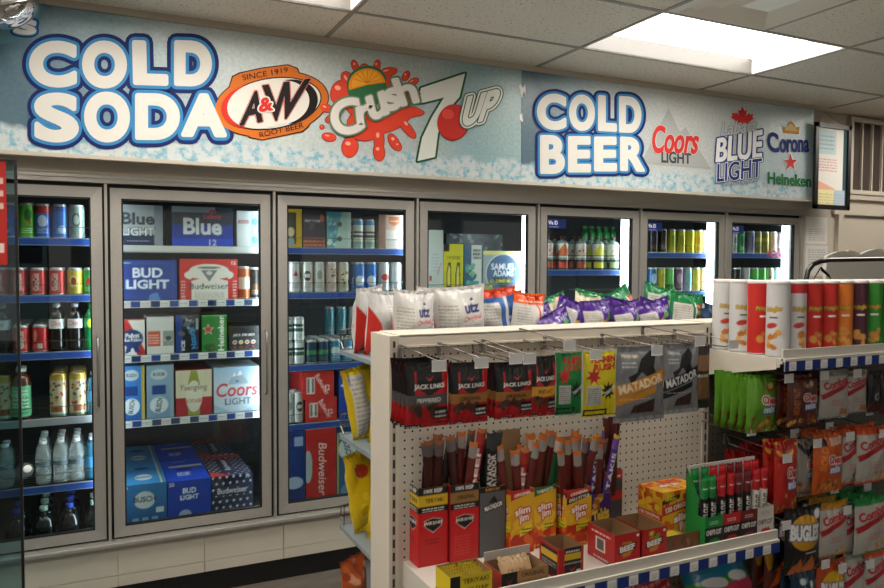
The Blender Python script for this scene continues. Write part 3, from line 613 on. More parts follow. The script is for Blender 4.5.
for d, L in SH.items():
    a, b = DX[d][0]-.01, DX[d][1]+.01
    for k, (z, kd) in enumerate(L):
        t = empty('cooler_shelf', ((a+b)/2, .115, z)); h = (b-a)/2; dk = MB()
        for j in range(17): dk.tube([(-h+.01, .02+j*.04, -.004), (h-.01, .02+j*.04, -.004)], .0028, seg=5)
        dk.build('wire_deck', M['wire'], t); cv = strip_art(2*h*100, kd, d*10+k)
        MB().grid(plane_pts((-h, -.001, -.034), (2*h, 0, 0), (0, 0, .034), cv), cv.cols()).box(-h, h, -.0005, .006, -.034, 0, '#99a').build('price_strip', FLAT, t)
        MB().tube([(-h, .004, .05), (h, .004, .05)], .0018, seg=5).build('guard_wire', M['wire'], t) if kd in ('blue', 'grey') else None
        tag(t, f'{ {"blue": "blue-edged", "grey": "grey-edged", "plain": "plain white-edged", "tags": "tag-edged"}[kd]} wire shelf, {SHN[k]} from the top behind the {DOORN[d]} door', 'shelf', 'wire shelves inside the cooler')
# ---- drinks
def wrap(r, h, col, px=3.2): return Cv(2*PI*r*100, h*100, col, px)
def simple_can(name, r, h, base, band=None, txt=None, tc='#eee', dec=None, tall_txt=False, topc='#b9bcbe'):
    def f():
        cv = wrap(r, h, base); W, H = cv.w, cv.h; cx = W/2
        if band: cv.rect(0, H*band[0], W, H*band[1], band[2])
        if dec:
            for d in dec: getattr(cv, d[0])(*[(cx+q[1] if isinstance(q, tuple) and q[0] == 'c' else q) for q in d[1:]])
        if txt:
            if tall_txt: cv.text(txt, cx, H*.5, H*.7, r*75, tc, .02, rot=90)
            else: cv.text(txt, cx, H*.58, r*150, H*.16, tc, .02)
        cv.fine(cx-r*70, H*.12, cx+r*70, H*.3, tc, 3, .5)
        return can(name, r, h, cv, topc)
    return f
c_ = lambda v: ('c', v)
T16, T12, T24 = (.033, .157), (.033, .124), (.037, .2)
def K(name, fn): KIND[name] = fn
K('pepsi', simple_can('soda_can', *T16, '#1c4fb0', None, 'pepsi', '#e8eefc', [('ell', c_(0), 13, 2, 1.6, '#c33'), ('rect', 0, 14, 22, 16, '#163f93')], True))
K('dew', simple_can('soda_can', *T16, '#4cae2c', None, None, '#fff', [('poly', [(9, 9), (13, 14), (11, 9), (13, 5)], '#b3261c'), ('ell', c_(.5), 11, 1.6, 3, '#1f6a2a')]))
K('cherry', simple_can('soda_can', *T16, '#2f62b8', (.75, 1, '#b0262c'), None, '#dfe8ff', [('ell', c_(0), 8, 2, 3, '#b9c9e6')]))
K('bluecan', simple_can('soda_can', *T16, '#2c6cc4', None, None, '#dfe8ff', [('ell', c_(0), 4, 1.6, 2, '#a8c6e8'), ('rect', 0, 13, 22, 16, '#1b4f9c')]))
K('silvercan', simple_can('soda_can', *T16, '#9fb0a9', None, None, '#3d4b45', [('ell', c_(0), 9, 2, 3.6, '#62716c'), ('ell', c_(0), 9, 1.3, 2.4, '#bfc9c2')]))
K('coke', simple_can('soda_can', *T12, '#b8302c', None, 'Coca-Cola', '#efe4de', [('ell', c_(-.4), 6.4, 1.9, 4.4, '#c9837a'), ('ell', c_(-.2), 6.4, 1.2, 3.9, '#a82a26')], True))
K('redcan', simple_can('soda_can', *T12, '#b52b2c', None, None, '#f0dcd5', [('rect', 10.5, 1.5, 12.6, 4, '#d8c5bd'), ('ell', c_(-1), 8, 1, 3, '#d68a80')]))
K('yellowcan', simple_can('soda_can', *T12, '#c8b545', None, None, '#8c2f1c', [('ell', c_(0), 6.5, 2, 3.2, '#e3d9a0'), ('ell', c_(.2), 6.6, 1.2, 2, '#b24a25')]))
K('greencan', simple_can('soda_can', *T12, '#2f9a58', None, None, '#e8f4e8', [('ell', c_(0), 6.5, 1.6, 2, '#c43a30')]))
K('tallgold', simple_can('tea_can', *T24, '#cdbf9f', (0, .05, '#2f8f92'), None, '#8d3b2a', [('blobs', 8, 6, 16, 17, ['#b5453a', '#3d6a86', '#d9cfb4', '#8d3b2a', '#c99a52'], 26, 1.), ('rect', 9, 2, 14.5, 5, '#b06a4a'), ('rect', 0, 18, 24, 20, '#b79a45')], topc='#b8963c'))
def lathe_part(prof, seg, mat, name, par, col='#fff', smooth=True): return MB().lathe(prof, seg, col).build(name, mat, par, smooth)
def bottle(name, r, h, bodymat, bodycol, lab=None, labz=(.35, .6), capc='#e8e8e8', neck=.012, shoulder=.62, sq=False):
    def f():
        t = empty(name); p = [(r*.8, 0), (r, .006), (r, h*.12), (r*.97, h*.2), (r, h*.3), (r*.98, h*.45), (r, h*shoulder)]
        for k in range(1, 7): a = k/6*PI/2; p.append((neck+(r-neck)*math.cos(a)**.9 if k < 6 else neck, h*shoulder+(h*.9-h*shoulder)*(math.sin(a)**1.0)*.9))
        p.append((neck, h*.93)); MB().lathe(p, 20, bodycol).build('bottle_body', bodymat, t, True)
        lathe_part([(neck*1.15, h*.925), (neck*1.25, h*.93), (neck*1.25, h*.995), (neck*1.1, h)], 14, CARD, 'cap', t, capc)
        if lab:
            cv = lab(2*PI*r*100, (labz[1]-labz[0])*h*100); a = -PI/2+(np.arange(cv.nx+1)/cv.nx-.5)*2*PI; zz = np.linspace(labz[0]*h, labz[1]*h, cv.ny)
            P = np.stack([np.full((cv.ny, 1), r*1.02)*np.cos(a), np.full((cv.ny, 1), r*1.02)*np.sin(a), np.repeat(zz[:, None], cv.nx+1, 1)], -1); cc = cv.cols()
            MB().grid(P, np.concatenate([cc, cc[:, :1]], 1)).build('label', CARD, t, True)
        return t
    return f
K('dietbottle', bottle('soda_bottle', .032, .218, DARKPLASTIC, '#15100e', lambda W, H: Cv(W, H, '#c9ccce', 3).text('Diet', W/2, H*.55, 4.2, H*.5, '#c2342e', .02), (.48, .68), '#b9bdc0'))
K('greenbottle', bottle('soda_bottle', .032, .218, DARKPLASTIC, '#137a45', lambda W, H: Cv(W, H, '#1a9a4e', 3).ell(W/2, H/2, 2, 2, '#d8e84a'), (.48, .68), '#1a8a40'))
K('teabottle', bottle('tea_bottle', .039, .232, DARKPLASTIC, '#5a2a14', lambda W, H: Cv(W, H, '#63b886', 3).fine(W/2-4, H*.3, W/2+4, H*.9, '#d8ecd6', 6).ell(W/2-1, H*.55, 3, 3, '#a9d8b0').fine(W/2-4, H*.1, W/2+4, H*.7, '#2f6a48', 5), (.06, .66), '#cfe0da', .017, .68))
K('waterbottle', bottle('water_bottle', .033, .2, M['water'], '#fff', lambda W, H: Cv(W, H, '#39505c', 3).fine(1, .3, W-1, H-.2, '#a9bcc2', 3), (.42, .52), '#e6ecec', .013, .6))
K('bluewater', bottle('water_bottle', .033, .2, DARKPLASTIC, '#2f6f8c', lambda W, H: Cv(W, H, '#3d8fc0', 3), (.3, .55), '#cfe0e8', .013, .6))
K('bigbottle', bottle('soda_bottle', .05, .3, DARKPLASTIC, '#0e1712', lambda W, H: Cv(W, H, '#2a3a30', 2), (.3, .55), '#9fb8ae', .014, .62))
K('bigbluecap', bottle('soda_bottle', .05, .3, DARKPLASTIC, '#0c1016', lambda W, H: Cv(W, H, '#1c3468', 2), (.3, .55), '#1a3fae', .014, .62))
K('moonshine', bottle('malt_bottle', .037, .2, DARKPLASTIC, '#8a8f8c', lambda W, H: Cv(W, H, '#2b2f30', 3).rect(0, H*.42, W, H*.72, '#b9bdb6').fine(W/2-4, H*.45, W/2+4, H*.7, '#26282a', 2).rect(W/2-4, .2, W/2+4, H*.3, '#c4513c'), (.05, .62), '#23201f', .012, .66))
def lemon(top, low, nm): K(nm, bottle('malt_bottle', .037, .21, DARKPLASTIC, '#7f8885', lambda W, H: Cv(W, H, '#d3d6cf', 3).rect(0, 0, W, H*.55, '#2d3331').rect(0, H*.38, W, H*.52, '#c3c8c0').fine(W/2-5, H*.39, W/2+5, H*.51, '#2a2d2c', 1).rect(W/2-4.5, H*.06, W/2+4.5, H*.3, low).poly([(W/2-6, H*.55), (W/2, H), (W/2+6, H*.55)], top).blobs(W/2-3, H*.57, W/2+3, H*.75, [low, top], 9, 1), (.02, .78), '#55211c', .012, .74))
lemon('#c9703c', '#c7482e', 'lemon1'); lemon('#c9b6a9', '#b04a38', 'lemon2'); lemon('#d3cf4a', '#c9c233', 'lemon3'); lemon('#cdd0a8', '#8fae76', 'lemon4')
K('greenbeer', bottle('beer_bottle', .027, .235, DARKPLASTIC, '#1c7a38', None, (.1, .4), '#2a6a3a', .013, .6))
def tallcan(nm, base, tc='#222', dec=(), h=.16, r=.03, txt=None, name='beer_can'): K(nm, simple_can(name, r, h, base, None, txt, tc, dec))
tallcan('w1', '#c8c9c6', '#333', [('poly', [(8, 9), (9.4, 12), (10.8, 9)], '#b5282c')]); tallcan('w2', '#bfc1bb', '#222', [('ell', c_(0), 9, 2, 3, '#3a3a38'), ('rect', 8, 8, 11, 10, '#c9cac6')])
tallcan('w3', '#b2b6b0', '#333', [('ell', c_(0), 9.5, 1.5, 2.6, '#7d837e')]); tallcan('w4', '#b9a79c', '#4a201a', [('blobs', 6.5, 4, 12.5, 13, ['#3a2a26', '#a04a38', '#d9d3c8'], 14, .8)])
tallcan('w5', '#b5b39c', '#222', [('blobs', 6.5, 4, 12.5, 14, ['#2c2c22', '#8e3028', '#d9d6c0'], 16, .9)]); tallcan('b1', '#1f6fc0', '#dfeaf6', [('ell', c_(0), 6, 2.6, 3, '#d5dfe8')]); tallcan('wr', '#c5c6c4', '#a33', [('ell', c_(0), 8, 2.4, 2, '#b8392f')])
tallcan('wg', '#b9bfc0', '#667'); tallcan('dk', '#1b1a1c', '#c9a54a', [('ell', c_(0), 9, 2, 4, '#3a2a4a')]); tallcan('dk2', '#2a2726', '#d8d4c8', [('ell', c_(0), 5, 2, 3, '#6a4a32')]); tallcan('yl', '#c8bf33', '#3a3a1a', [('ell', c_(0), 9, 1.8, 4, '#8f9a2c')])
tallcan('yl2', '#cfc62e', '#5a4a1a'); tallcan('yo', '#c9b13c', '#7a3a1a', [('ell', c_(0), 9, 1.8, 4, '#d0893c')]); tallcan('pk', '#cdb0a8', '#7a2a2a', [('ell', c_(0), 9, 2, 4, '#b5706a')]); tallcan('gr', '#3fae63', '#e8f4ea', [('ell', c_(0), 9, 1.8, 4, '#1c6a3a')])
tallcan('lg', '#63c25a', '#1d5c22', [('rect', 0, 2, 20, 5, '#3a8a3a')]); tallcan('pu', '#8a86a8', '#2a2450', [('ell', c_(0), 9, 1.8, 5, '#5a5486')]); tallcan('go', '#9a9238', '#3a320e', [('rect', 0, 9, 20, 12, '#c9bf5a')]); tallcan('bl', '#2a5a8a', '#dde6ee', [('ell', c_(0), 9, 1.8, 4, '#9fc6d8')])
tallcan('lb', '#9fc6cc', '#2a4a5a', [('ell', c_(0), 9, 1.6, 5, '#5f9aa8')]); tallcan('mg', '#7a4a72', '#eee', [('ell', c_(0), 9, 1.8, 4, '#c9a8c0')]); tallcan('sl', '#b9bfc0', '#445', [('rect', 0, 1, 20, 3, '#c97a3a')]); tallcan('teal', '#4f8a94', '#dde'); tallcan('busc', '#3f83a8', '#dfe8ee', [('ell', c_(0), 6.5, 2.6, 2.6, '#ccd9df')], .124, .033)
tallcan('whitecan', '#c9cfca', '#2a5a3a', [('rect', 6, 5, 14, 7, '#3a5a48'), ('rect', 6, 8, 14, 9.6, '#2c3a36')], .124, .033, None, 'seltzer_can'); tallcan('navycan', '#2b3d55', '#58b06a', [('rect', 0, 5, 21, 7.4, '#3f8f5a')], .124, .033, None, 'seltzer_can')
tallcan('calli', '#d5d9cf', '#3a3a34', [('rect', 5.5, 6, 14, 7.5, '#4a4a42'), ('rect', 6, 8.4, 13.5, 9.8, '#4a4a42'), ('rect', 0, 13.5, 20, 16, '#4a8fc0'), ('rect', 0, 0, 20, 3.4, '#8fb8a8')])
CW = {'pepsi': 'blue soda can with white lettering', 'dew': 'bright green soda can', 'cherry': 'blue soda can with red top', 'bluecan': 'light blue soda can', 'silvercan': 'silver grey soda can', 'coke': 'red soda can with pale print', 'redcan': 'plain red soda can',
      'yellowcan': 'yellow soda can', 'greencan': 'green soda can', 'tallgold': 'tall gold and cream can', 'dietbottle': 'dark cola bottle, silver label', 'greenbottle': 'green soda bottle', 'teabottle': 'tea bottle with green label', 'waterbottle': 'clear water bottle',
      'bluewater': 'blue water bottle', 'bigbottle': 'large dark soda bottle', 'bigbluecap': 'large bottle with blue cap', 'greenbeer': 'green beer bottle', 'lemon1': 'orange-peaked lemonade bottle', 'lemon2': 'pink-peaked lemonade bottle', 'lemon3': 'yellow-peaked lemonade bottle', 'lemon4': 'pale-peaked lemonade bottle',
      'w1': 'white can with red triangle', 'w2': 'white can with dark oval', 'w3': 'pale grey tall can', 'w4': 'pinkish patterned tall can', 'w5': 'dark patterned tall can', 'b1': 'blue can with white disc', 'wr': 'white can with red oval', 'wg': 'plain pale can', 'dk': 'black tall can', 'dk2': 'dark brown tall can',
      'yl': 'yellow-green tall can', 'yl2': 'bright yellow tall can', 'yo': 'orange-yellow tall can', 'pk': 'pale pink tall can', 'gr': 'green tall can', 'lg': 'light green tall can', 'pu': 'lilac tall can', 'go': 'olive gold tall can', 'bl': 'dark blue tall can', 'lb': 'pale blue tall can', 'mg': 'purple tall can', 'sl': 'silver tall can',
      'teal': 'teal tall can', 'busc': 'blue beer can', 'whitecan': 'white seltzer can', 'navycan': 'navy can with green band', 'calli': 'pale can with blue top', 'moonshine': 'grey malt bottle'}
def cat_of(k): return 'bottle' if 'bottle' in KIND_NAME(k) else 'can'
def KIND_NAME(k): return CW[k]
def row(d, s, z, items, rows=1, dy=.072, y0=.165, grp=None, v=None):
    """items: (px centre, kind[, rows]); the front row stands on the shelf at height z"""
    for i, it in enumerate(items):
        u, k = it[0], it[1]; n = it[2] if len(it) > 2 else rows; x = X_(u, v or 300, y0)
        for r in range(n):
            if x-.035 < DX[d][0] or x+.035 > DX[d][1]+.02: pass
            lab = f"{CW[k]}, {ORD[i]} from left, {ORD[r] if r else 'front'} row, {s}, {DOORN[d]} door"
            place(k, (x+random.uniform(-.002, .002), y0+r*dy, z), (0, 0, random.uniform(-.35, .35)), lab, cat_of(k), f"{CW[k]}s, {s}, {DOORN[d]} door")
row(0, 'top shelf', 1.719, [(8, 'pepsi'), (27, 'dew'), (43, 'cherry'), (60, 'bluecan'), (76.5, 'silvercan')], 2, v=220)
row(0, 'second shelf', 1.459, [(-1, 'coke'), (18, 'coke'), (38, 'coke'), (57, 'coke'), (75, 'yellowcan'), (91, 'greencan')], 4, v=280)
row(0, 'third shelf', 1.198, [(2, 'dietbottle', 2), (21, 'coke', 6), (40, 'redcan', 6), (57, 'dietbottle', 4), (75, 'dietbottle', 4), (92, 'greenbottle', 3)], v=340)
row(0, 'fourth shelf', .893, [(3, 'tallgold', 1), (21, 'teabottle', 2), (59, 'tallgold', 4), (78, 'tallgold', 4), (94, 'bluewater', 1)], v=400, dy=.08)
row(0, 'fifth shelf', .582, [(5, 'waterbottle', 2), (43, 'waterbottle', 4), (61, 'waterbottle', 4), (77, 'waterbottle', 4), (93, 'bluewater', 2)], v=465)
row(0, 'cooler floor', .172, [(17, 'bigbluecap', 2), (44, 'bigbottle', 4), (70, 'bigbluecap', 3), (94, 'bigbottle', 2)], v=520, dy=.115, y0=.18)
place('waterbottle', (X_(22, 470, .2), .17, .64), (math.radians(72), 0, .2), 'clear water bottle lying with its cap towards the glass, fifth shelf, leftmost door', 'bottle')
# ---- beer cartons
SIZE = {}
def box_item(name, d, u0, u1, vt, vb, z, label, art, side=None, top=None, base='#223', depth=.28, y=.13, rz=0, cat='beer case', vr=None):
    x0, x1 = X_(u0, vb, y), X_(u1, vb, y); W = x1-x0; H = Z_((u0+u1)/2, vt, y)-z; w_, h_, dd = W*100, H*100, depth*100
    F = art(w_, h_); S = side(dd, h_) if side else None; T = top(w_, dd) if top else None
    o = carton(name, W, depth, H, F, S, T, base); o.location = ((x0+x1)/2, y, z); o.rotation_euler = (0, 0, rz)
    return tag(o, label, cat)
def A_(w, h, c, px=2.6): return Cv(w, h, c, px)
def budlight(w, h): return A_(w, h, '#1f3f8f').rect(1.5, 1.5, w-1.5, h-1.5, '#2c519f').rect(2.2, 2.2, w-2.2, h-2.2, '#1f3f8f').text('BUD', w*.5, h*.68, w*.5, h*.24, '#d9e2f0', .03).text('LIGHT', w*.5, h*.4, w*.72, h*.22, '#d9e2f0', .03).poly([(w*.5, 0), (w*.72, 0), (w*.66, h*.2), (w*.54, h*.16)], '#5a86c8').fine(.5, h*.9, 6, h*.97, '#cdd', 1)
def budred(w, h): return A_(w, h, '#c22f2b').rect(w*.2, 0, w*.82, h*.5, '#d8d5ce').ell(w*.5, h*.7, w*.34, h*.17, '#d8d5ce').ell(w*.2, h*.6, w*.12, h*.1, '#d8d5ce').ell(w*.8, h*.6, w*.12, h*.1, '#d8d5ce').rect(w*.2, h*.4, w*.8, h*.64, '#d8d5ce').poly([(w*.2, h*.46), (w*.34, h*.51), (w*.2, h*.54)], '#c22f2b').poly([(w*.82, h*.46), (w*.66, h*.51), (w*.82, h*.54)], '#c22f2b').ell(w*.5, h*.78, w*.2, h*.03, '#6f7478').poly([(w*.36, h*.72), (w*.64, h*.72), (w*.5, h*.44)], '#6f7478').text('Budweiser', w*.5, h*.33, w*.66, h*.14, '#2a2c30', .01).fine(w*.25, h*.05, w*.75, h*.2, '#9a9a96', 4).text('12', w*.92, h*.9, 2, 1.6, '#eee').ell(w*.5, h*.65, w*.05, h*.05, '#c9c9c4').fine(w*.03, 0, w*.1, h*.5, '#ddd', 7, .8).fine(w*.9, 0, w*.97, h*.5, '#ddd', 7, .8)
def bluelight(w, h): return A_(w, h, '#b5babc').rect(0, 0, w, h*.28, '#1d2c52').rect(w*.8, 0, w, h, '#8f9aa4').text('Blue', w*.45, h*.66, w*.72, h*.3, '#3a4450', .03).text('LIGHT', w*.45, h*.34, w*.7, h*.2, '#dfe2e4', .03, out='#1d2c52', ow=.3).fine(w*.2, h*.1, w*.7, h*.16, '#aab4c8', 1)
def labblue(w, h): return A_(w, h, '#1b3a9a').rect(0, h*.55, w, h, '#2c3648').rect(0, 0, w, h*.2, '#1d46c4').rect(0, h*.85, w*.7, h, '#8f9aa2').text('Blue', w*.5, h*.5, w*.62, h*.42, '#dfe3e6', .03).text('Labatt', w*.66, h*.76, w*.28, h*.12, '#c23a35', .01).ell(w*.66, h*.88, w*.06, h*.05, '#c23a35').text('12', w*.66, h*.1, w*.12, h*.16, '#c9d4ee')
def whitecans(w, h): return A_(w, h, '#c3c8c6').rect(w*.62, 0, w, h, '#9fb9c6').fine(w*.08, h*.64, w*.56, h*.76, '#a8422f', 1, .8, .9).ell(w*.8, h*.2, w*.14, h*.1, '#5a8fc0').ell(w*.8, h*.7, w*.14, h*.1, '#5a8fc0')
def pbr(w, h): return A_(w, h, '#d8d4cc').poly([(0, h), (w*.3, h), (w, h*.12), (w, 0), (w*.7, 0), (0, h*.75)], '#b8322d').ell(w*.5, h*.45, w*.42, h*.25, '#213a72').poly([(w*.3, h*.3), (w*.2, h*.04), (w*.42, h*.1), (w*.5, h*.28)], '#213a72').poly([(w*.7, h*.3), (w*.8, h*.06), (w*.58, h*.1), (w*.5, h*.28)], '#213a72').text('Pabst', w*.5, h*.54, w*.55, h*.12, '#e8e4dc').text('Blue Ribbon', w*.5, h*.42, w*.72, h*.09, '#e8e4dc').rect(0, h*.96, w, h, '#b8322d')
def whitered(w, h): return A_(w, h, '#cfd0cd').rect(w*.04, h*.22, w*.5, h*.62, '#c5553f').fine(w*.08, h*.28, w*.46, h*.56, '#e8c8bc', 4).rect(w*.6, h*.22, w*.98, h*.62, '#8a9492').fine(w*.64, h*.36, w*.94, h*.5, '#dfe2df', 1).ell(w*.79, h*.42, w*.12, h*.06, '#4a4f50')
def natty(w, h): return A_(w, h, '#10141c').rect(0, 0, w*.3, h, '#1f3f86').blobs(w*.2, h*.5, w*.8, h*.95, ['#9fa6aa', '#2a2f38', '#5f666c'], 16, 1.6).text('Natural', w*.72, h*.38, h*.55, w*.26, '#2f8fd0', .02, 0, 100).text('ICE', w*.32, h*.2, h*.25, w*.14, '#c9d0d6', .03, 0, 90).rect(w*.86, h*.6, w*.97, h*.9, '#9aa')
def heine(w, h): return A_(w, h, '#2a7a35').star(w*.26, h*.6, w*.24, '#e8e4dc').star(w*.26, h*.6, w*.2, '#c22f28').text('Heineken', w*.76, h*.5, h*.95, w*.22, '#e6ece2', .02, 0, 90).ell(w*.3, h*.12, w*.25, h*.1, '#1c5a28').star(w*.4, h*.1, w*.07, '#c22f28').rect(0, h*.96, w, h, '#6fb06a')
def jackd(w, h): 
    c = A_(w, h, '#26292a').poly([(0, h*.6), (w*.25, h), (w, h*.7), (w, h*.6)], '#101112').text("JACK DANIEL'S", w*.5, h*.62, w*.7, h*.12, '#d8d8d2', .02)
    for k, q in enumerate(('#c4452e', '#c9b83a', '#c45a4a', '#b5542e')): c.ell(w*(.2+k*.2), h*.34, w*.07, h*.08, '#c9c9c0').ell(w*(.2+k*.2), h*.34, w*.05, h*.055, q).rect(w*(.15+k*.2), h*.1, w*(.25+k*.2), h*.18, '#8a3a30')
    return c.fine(w*.1, h*.02, w*.9, h*.08, '#9a9a94', 1)
def buschv(b, lt): return lambda w, h: A_(w, h, b).grad(b, lt, 0, h).ell(w*.45, h*.25, w*.33, h*.15, '#ccd8dc').text('BUSCH', w*.45, h*.25, h*.26, w*.2, '#2a3f58', .03, 0, 80).ell(w*.45, h*.82, w*.3, h*.1, '#b9c8ce').text('BUSCH', w*.45, h*.82, w*.4, h*.06, '#2a3f58', .02).rect(w*.2, h*.45, w*.7, h*.62, '#1f3f80').rect(w*.86, 0, w, h, '#b5a24a' if b == '#1f5fae' else '#8ea4b0')
def yueng(w, h): return A_(w, h, '#a32a32').rect(0, h*.4, w, h, '#cfc9ae').poly([(w*.34, h*.1), (w*.34, h*.7), (w*.42, h*.98), (w*.58, h*.98), (w*.66, h*.7), (w*.66, h*.1)], '#8f9a3f').rect(w*.34, 0, w*.66, h*.1, '#8f9a3f').ell(w*.5, h*.42, w*.22, h*.34, '#d6d3c2').text('Yuengling', w*.5, h*.6, w*.74, h*.16, '#3a342c', .0, .2).text('LIGHT LAGER', w*.5, h*.32, w*.4, h*.08, '#a3522e', .01)
def coorsl(w, h): return A_(w, h, '#b9c9d6').grad('#c9d2d8', '#8fb4d2', h*.5, h).poly([(w*.3, h*.62), (w*.44, h*.88), (w*.5, h*.8), (w*.56, h*.92), (w*.76, h*.62)], '#9aa9b6').poly([(w*.4, h*.78), (w*.44, h*.88), (w*.48, h*.8)], '#e6eaee').poly([(w*.5, h*.8), (w*.56, h*.92), (w*.62, h*.82)], '#e6eaee').poly([(w*.46, h*.66), (w*.5, h*.72), (w*.55, h*.66)], '#2f6fb8').text('Coors', w*.5, h*.5, w*.88, h*.3, '#c03430', .02, .15).text('LIGHT', w*.52, h*.24, w*.56, h*.15, '#5a6672', .02).poly([(0, 0), (w*.4, 0), (0, h*.2)], '#9ab4c8').poly([(w, 0), (w*.6, 0), (w, h*.2)], '#9ab4c8')
P_ = 'behind the second door'
box_item('beer_case', 1, 118, 163, 205, 247, 1.692, 'silver and navy beer case, leftmost on the top shelf behind the second door', bluelight, base='#9aa2a8')
box_item('beer_case', 1, 172, 233, 207, 247, 1.692, 'deep blue beer case in the middle of the top shelf, second door', labblue, base='#1c2f66')
box_item('beer_case', 1, 237, 259, 211, 247, 1.692, 'white can pack at the right end of the top shelf, second door', whitecans, base='#b9c2c6')
box_item('beer_case', 1, 118, 177, 260, 301, 1.427, 'blue light beer case on the second shelf, second door', budlight, base='#1f3f8f')
box_item('beer_case', 1, 180, 238, 259, 301, 1.427, 'red and white beer case on the second shelf, second door', budred, base='#b02a28', top=lambda w, h: A_(w, h, '#c22f2b'))
K('chel', simple_can('beer_can', .033, .165, '#b9643a', (.3, .7, '#d9d3c2'), None, '#3a2a1a')); CW['chel'] = 'orange and white tall can'
row(1, 'second shelf', 1.427, [(243, 'chel'), (254, 'dk2')], 2, v=285)
box_item('beer_case', 1, 120, 145, 319, 354, 1.165, 'white beer case with blue ribbon and red diagonal, third shelf, second door', pbr, base='#1d2740')
box_item('beer_case', 1, 147, 174, 317, 354, 1.165, 'white box with a salmon red panel, third shelf, second door', whitered, base='#c3c4c2')
box_item('beer_case', 1, 176, 199, 315, 353, 1.165, 'black and blue ice beer case, third shelf, second door', natty, base='#15213c')
box_item('beer_case', 1, 202, 227, 315, 352, 1.165, 'green beer case with red star, third shelf, second door', heine, base='#1c5a28')
box_item('cocktail_pack', 1, 229, 259, 326, 352, 1.165, 'black cocktail carton with four round flavours, third shelf, second door', jackd, base='#1a1b1c', cat='carton')
box_item('beer_case', 1, 121, 145, 366, 421, .851, 'bright blue upright beer case, leftmost on the fourth shelf, second door', buschv('#1f5fae', '#3f86c8'), base='#1c4a86')
box_item('beer_case', 1, 147, 174, 365, 419, .851, 'pale blue upright beer case, fourth shelf, second door', buschv('#6f93ae', '#8fabc0'), base='#6a8aa4')
box_item('beer_case', 1, 176, 212, 370, 416, .851, 'cream and crimson beer case with a bottle picture, fourth shelf, second door', yueng, base='#8a2a30')
box_item('beer_case', 1, 214, 260, 367, 414, .851, 'pale blue mountain beer case at the right of the fourth shelf, second door', coorsl, base='#a9bccb')
def busch_f(w, h): return A_(w, h, '#1f5f9a').grad('#1a4a80', '#2f7ab5', 0, h).ell(w*.48, h*.62, w*.24, h*.2, '#c3d0d4').text('BUSCH', w*.48, h*.64, w*.5, h*.13, '#1c2a40', .03).rect(w*.74, h*.3, w*.92, h*.42, '#c9d4d8').rect(w*.2, h*.02, w*.34, h*.22, '#7ba4c0').rect(w*.42, h*.02, w*.56, h*.22, '#7ba4c0').rect(w*.64, h*.02, w*.78, h*.22, '#7ba4c0').text('30', w*.05, h*.93, 1.8, 1.6, '#cdd')
def busch_t(w, h): return A_(w, h, '#3585bd').ell(w*.5, h*.3, w*.2, h*.13, '#c6d4d8').text('BUSCH', w*.5, h*.3, w*.34, h*.08, '#1c2a40', .03).rect(w*.1, h*.6, w*.9, h*.62, '#1a4a80').ell(w*.5, h*.7, w*.2, h*.06, '#0f2a48').rect(w*.86, 0, w*.9, h, '#c9bd8a')
def bl_f(w, h): return A_(w, h, '#1b3fa8').text('BUD', w*.5, h*.74, w*.3, h*.13, '#dfe7f4', .03).text('LIGHT', w*.5, h*.58, w*.42, h*.12, '#dfe7f4', .03).ell(w*.4, h*.16, w*.14, h*.12, '#9fb2cc').text('20', w*.1, h*.92, 2.4, 1.8, '#dfe7f4')
def bl_t(w, h): return A_(w, h, '#1c49c4').text('BUD LIGHT', w*.45, h*.3, w*.3, h*.16, '#dfe7f4', .03).rect(w*.15, h*.62, w*.95, h*.7, '#b9b48a').ell(w*.5, h*.5, w*.2, h*.04, '#0d1f5a').text('LIGHT', w*.45, h*.88, w*.3, h*.08, '#8fa6e0')
def stars(cv, w, h, c='#dfe3e8', sx=3.3, sy=3.0, r=.85):
    y = 1.2; k = 0
    while y < h: 
        x = .8+(k % 2)*sx/2
        while x < w: cv.star(x, y, r, c); x += sx
        y += sy; k += 1
    return cv
def bs_f(w, h): return stars(A_(w, h, '#1a2340'), w, h).rect(w*.12, h*.5, w*.88, h*.72, '#1a2340').text('Budweiser', w*.5, h*.62, w*.72, h*.14, '#d8dce2', .01).ell(w*.5, 0, w*.3, h*.16, '#7d8a96').text('20', w*.86, h*.93, 2.2, 1.6, '#dfe3e8')
def bs_t(w, h): return stars(A_(w, h, '#1a2340'), w, h).poly([(0, 0), (0, h*.24), (w*.5, 0)], '#b8322d').rect(w*.34, h*.15, w*.62, h*.8, '#1a2340').text('Budweiser', w*.48, h*.5, h*.5, w*.14, '#d8dce2', .01, 0, 90).rect(0, h*.85, w, h, '#a52c28')
for nm, u0, u1, vt, vb, F, T, lb, bs in (('beer_case', 124, 167, 484, 522, busch_f, busch_t, 'blue beer case on the cooler floor, leftmost behind the second door', '#1f5a92'),
        ('beer_case', 168, 211, 480, 519, bl_f, bl_t, 'royal blue light beer case on the cooler floor, middle of the second door', '#163a96'), ('beer_case', 212, 253, 475, 510, bs_f, bs_t, 'navy star-patterned beer case on the cooler floor, second door', '#141c36')):
    box_item(nm, 1, u0, u1, vt, vb, .335, lb, F, None, T, bs, .42, y=.1)
for u0, u1, vt, vb, F, T, lb, bs, yy in ((124, 167, 484, 522, busch_f, busch_t, 'rear blue beer case on the cooler floor, behind the leftmost one, second door', '#1f5a92', .535), (168, 211, 480, 519, bl_f, bl_t, 'rear royal blue beer case on the cooler floor, second door', '#163a96', .535), (212, 253, 475, 510, bs_f, bs_t, 'rear navy star-patterned beer case on the cooler floor, second door', '#141c36', .535)):
    x0, x1 = X_(u0, vb, .1), X_(u1, vb, .1); o = carton('beer_case', x1-x0, .4, .2, F((x1-x0)*100, 20), None, T((x1-x0)*100, 40), bs); o.location = ((x0+x1)/2, yy, .335); tag(o, lb, 'beer case')
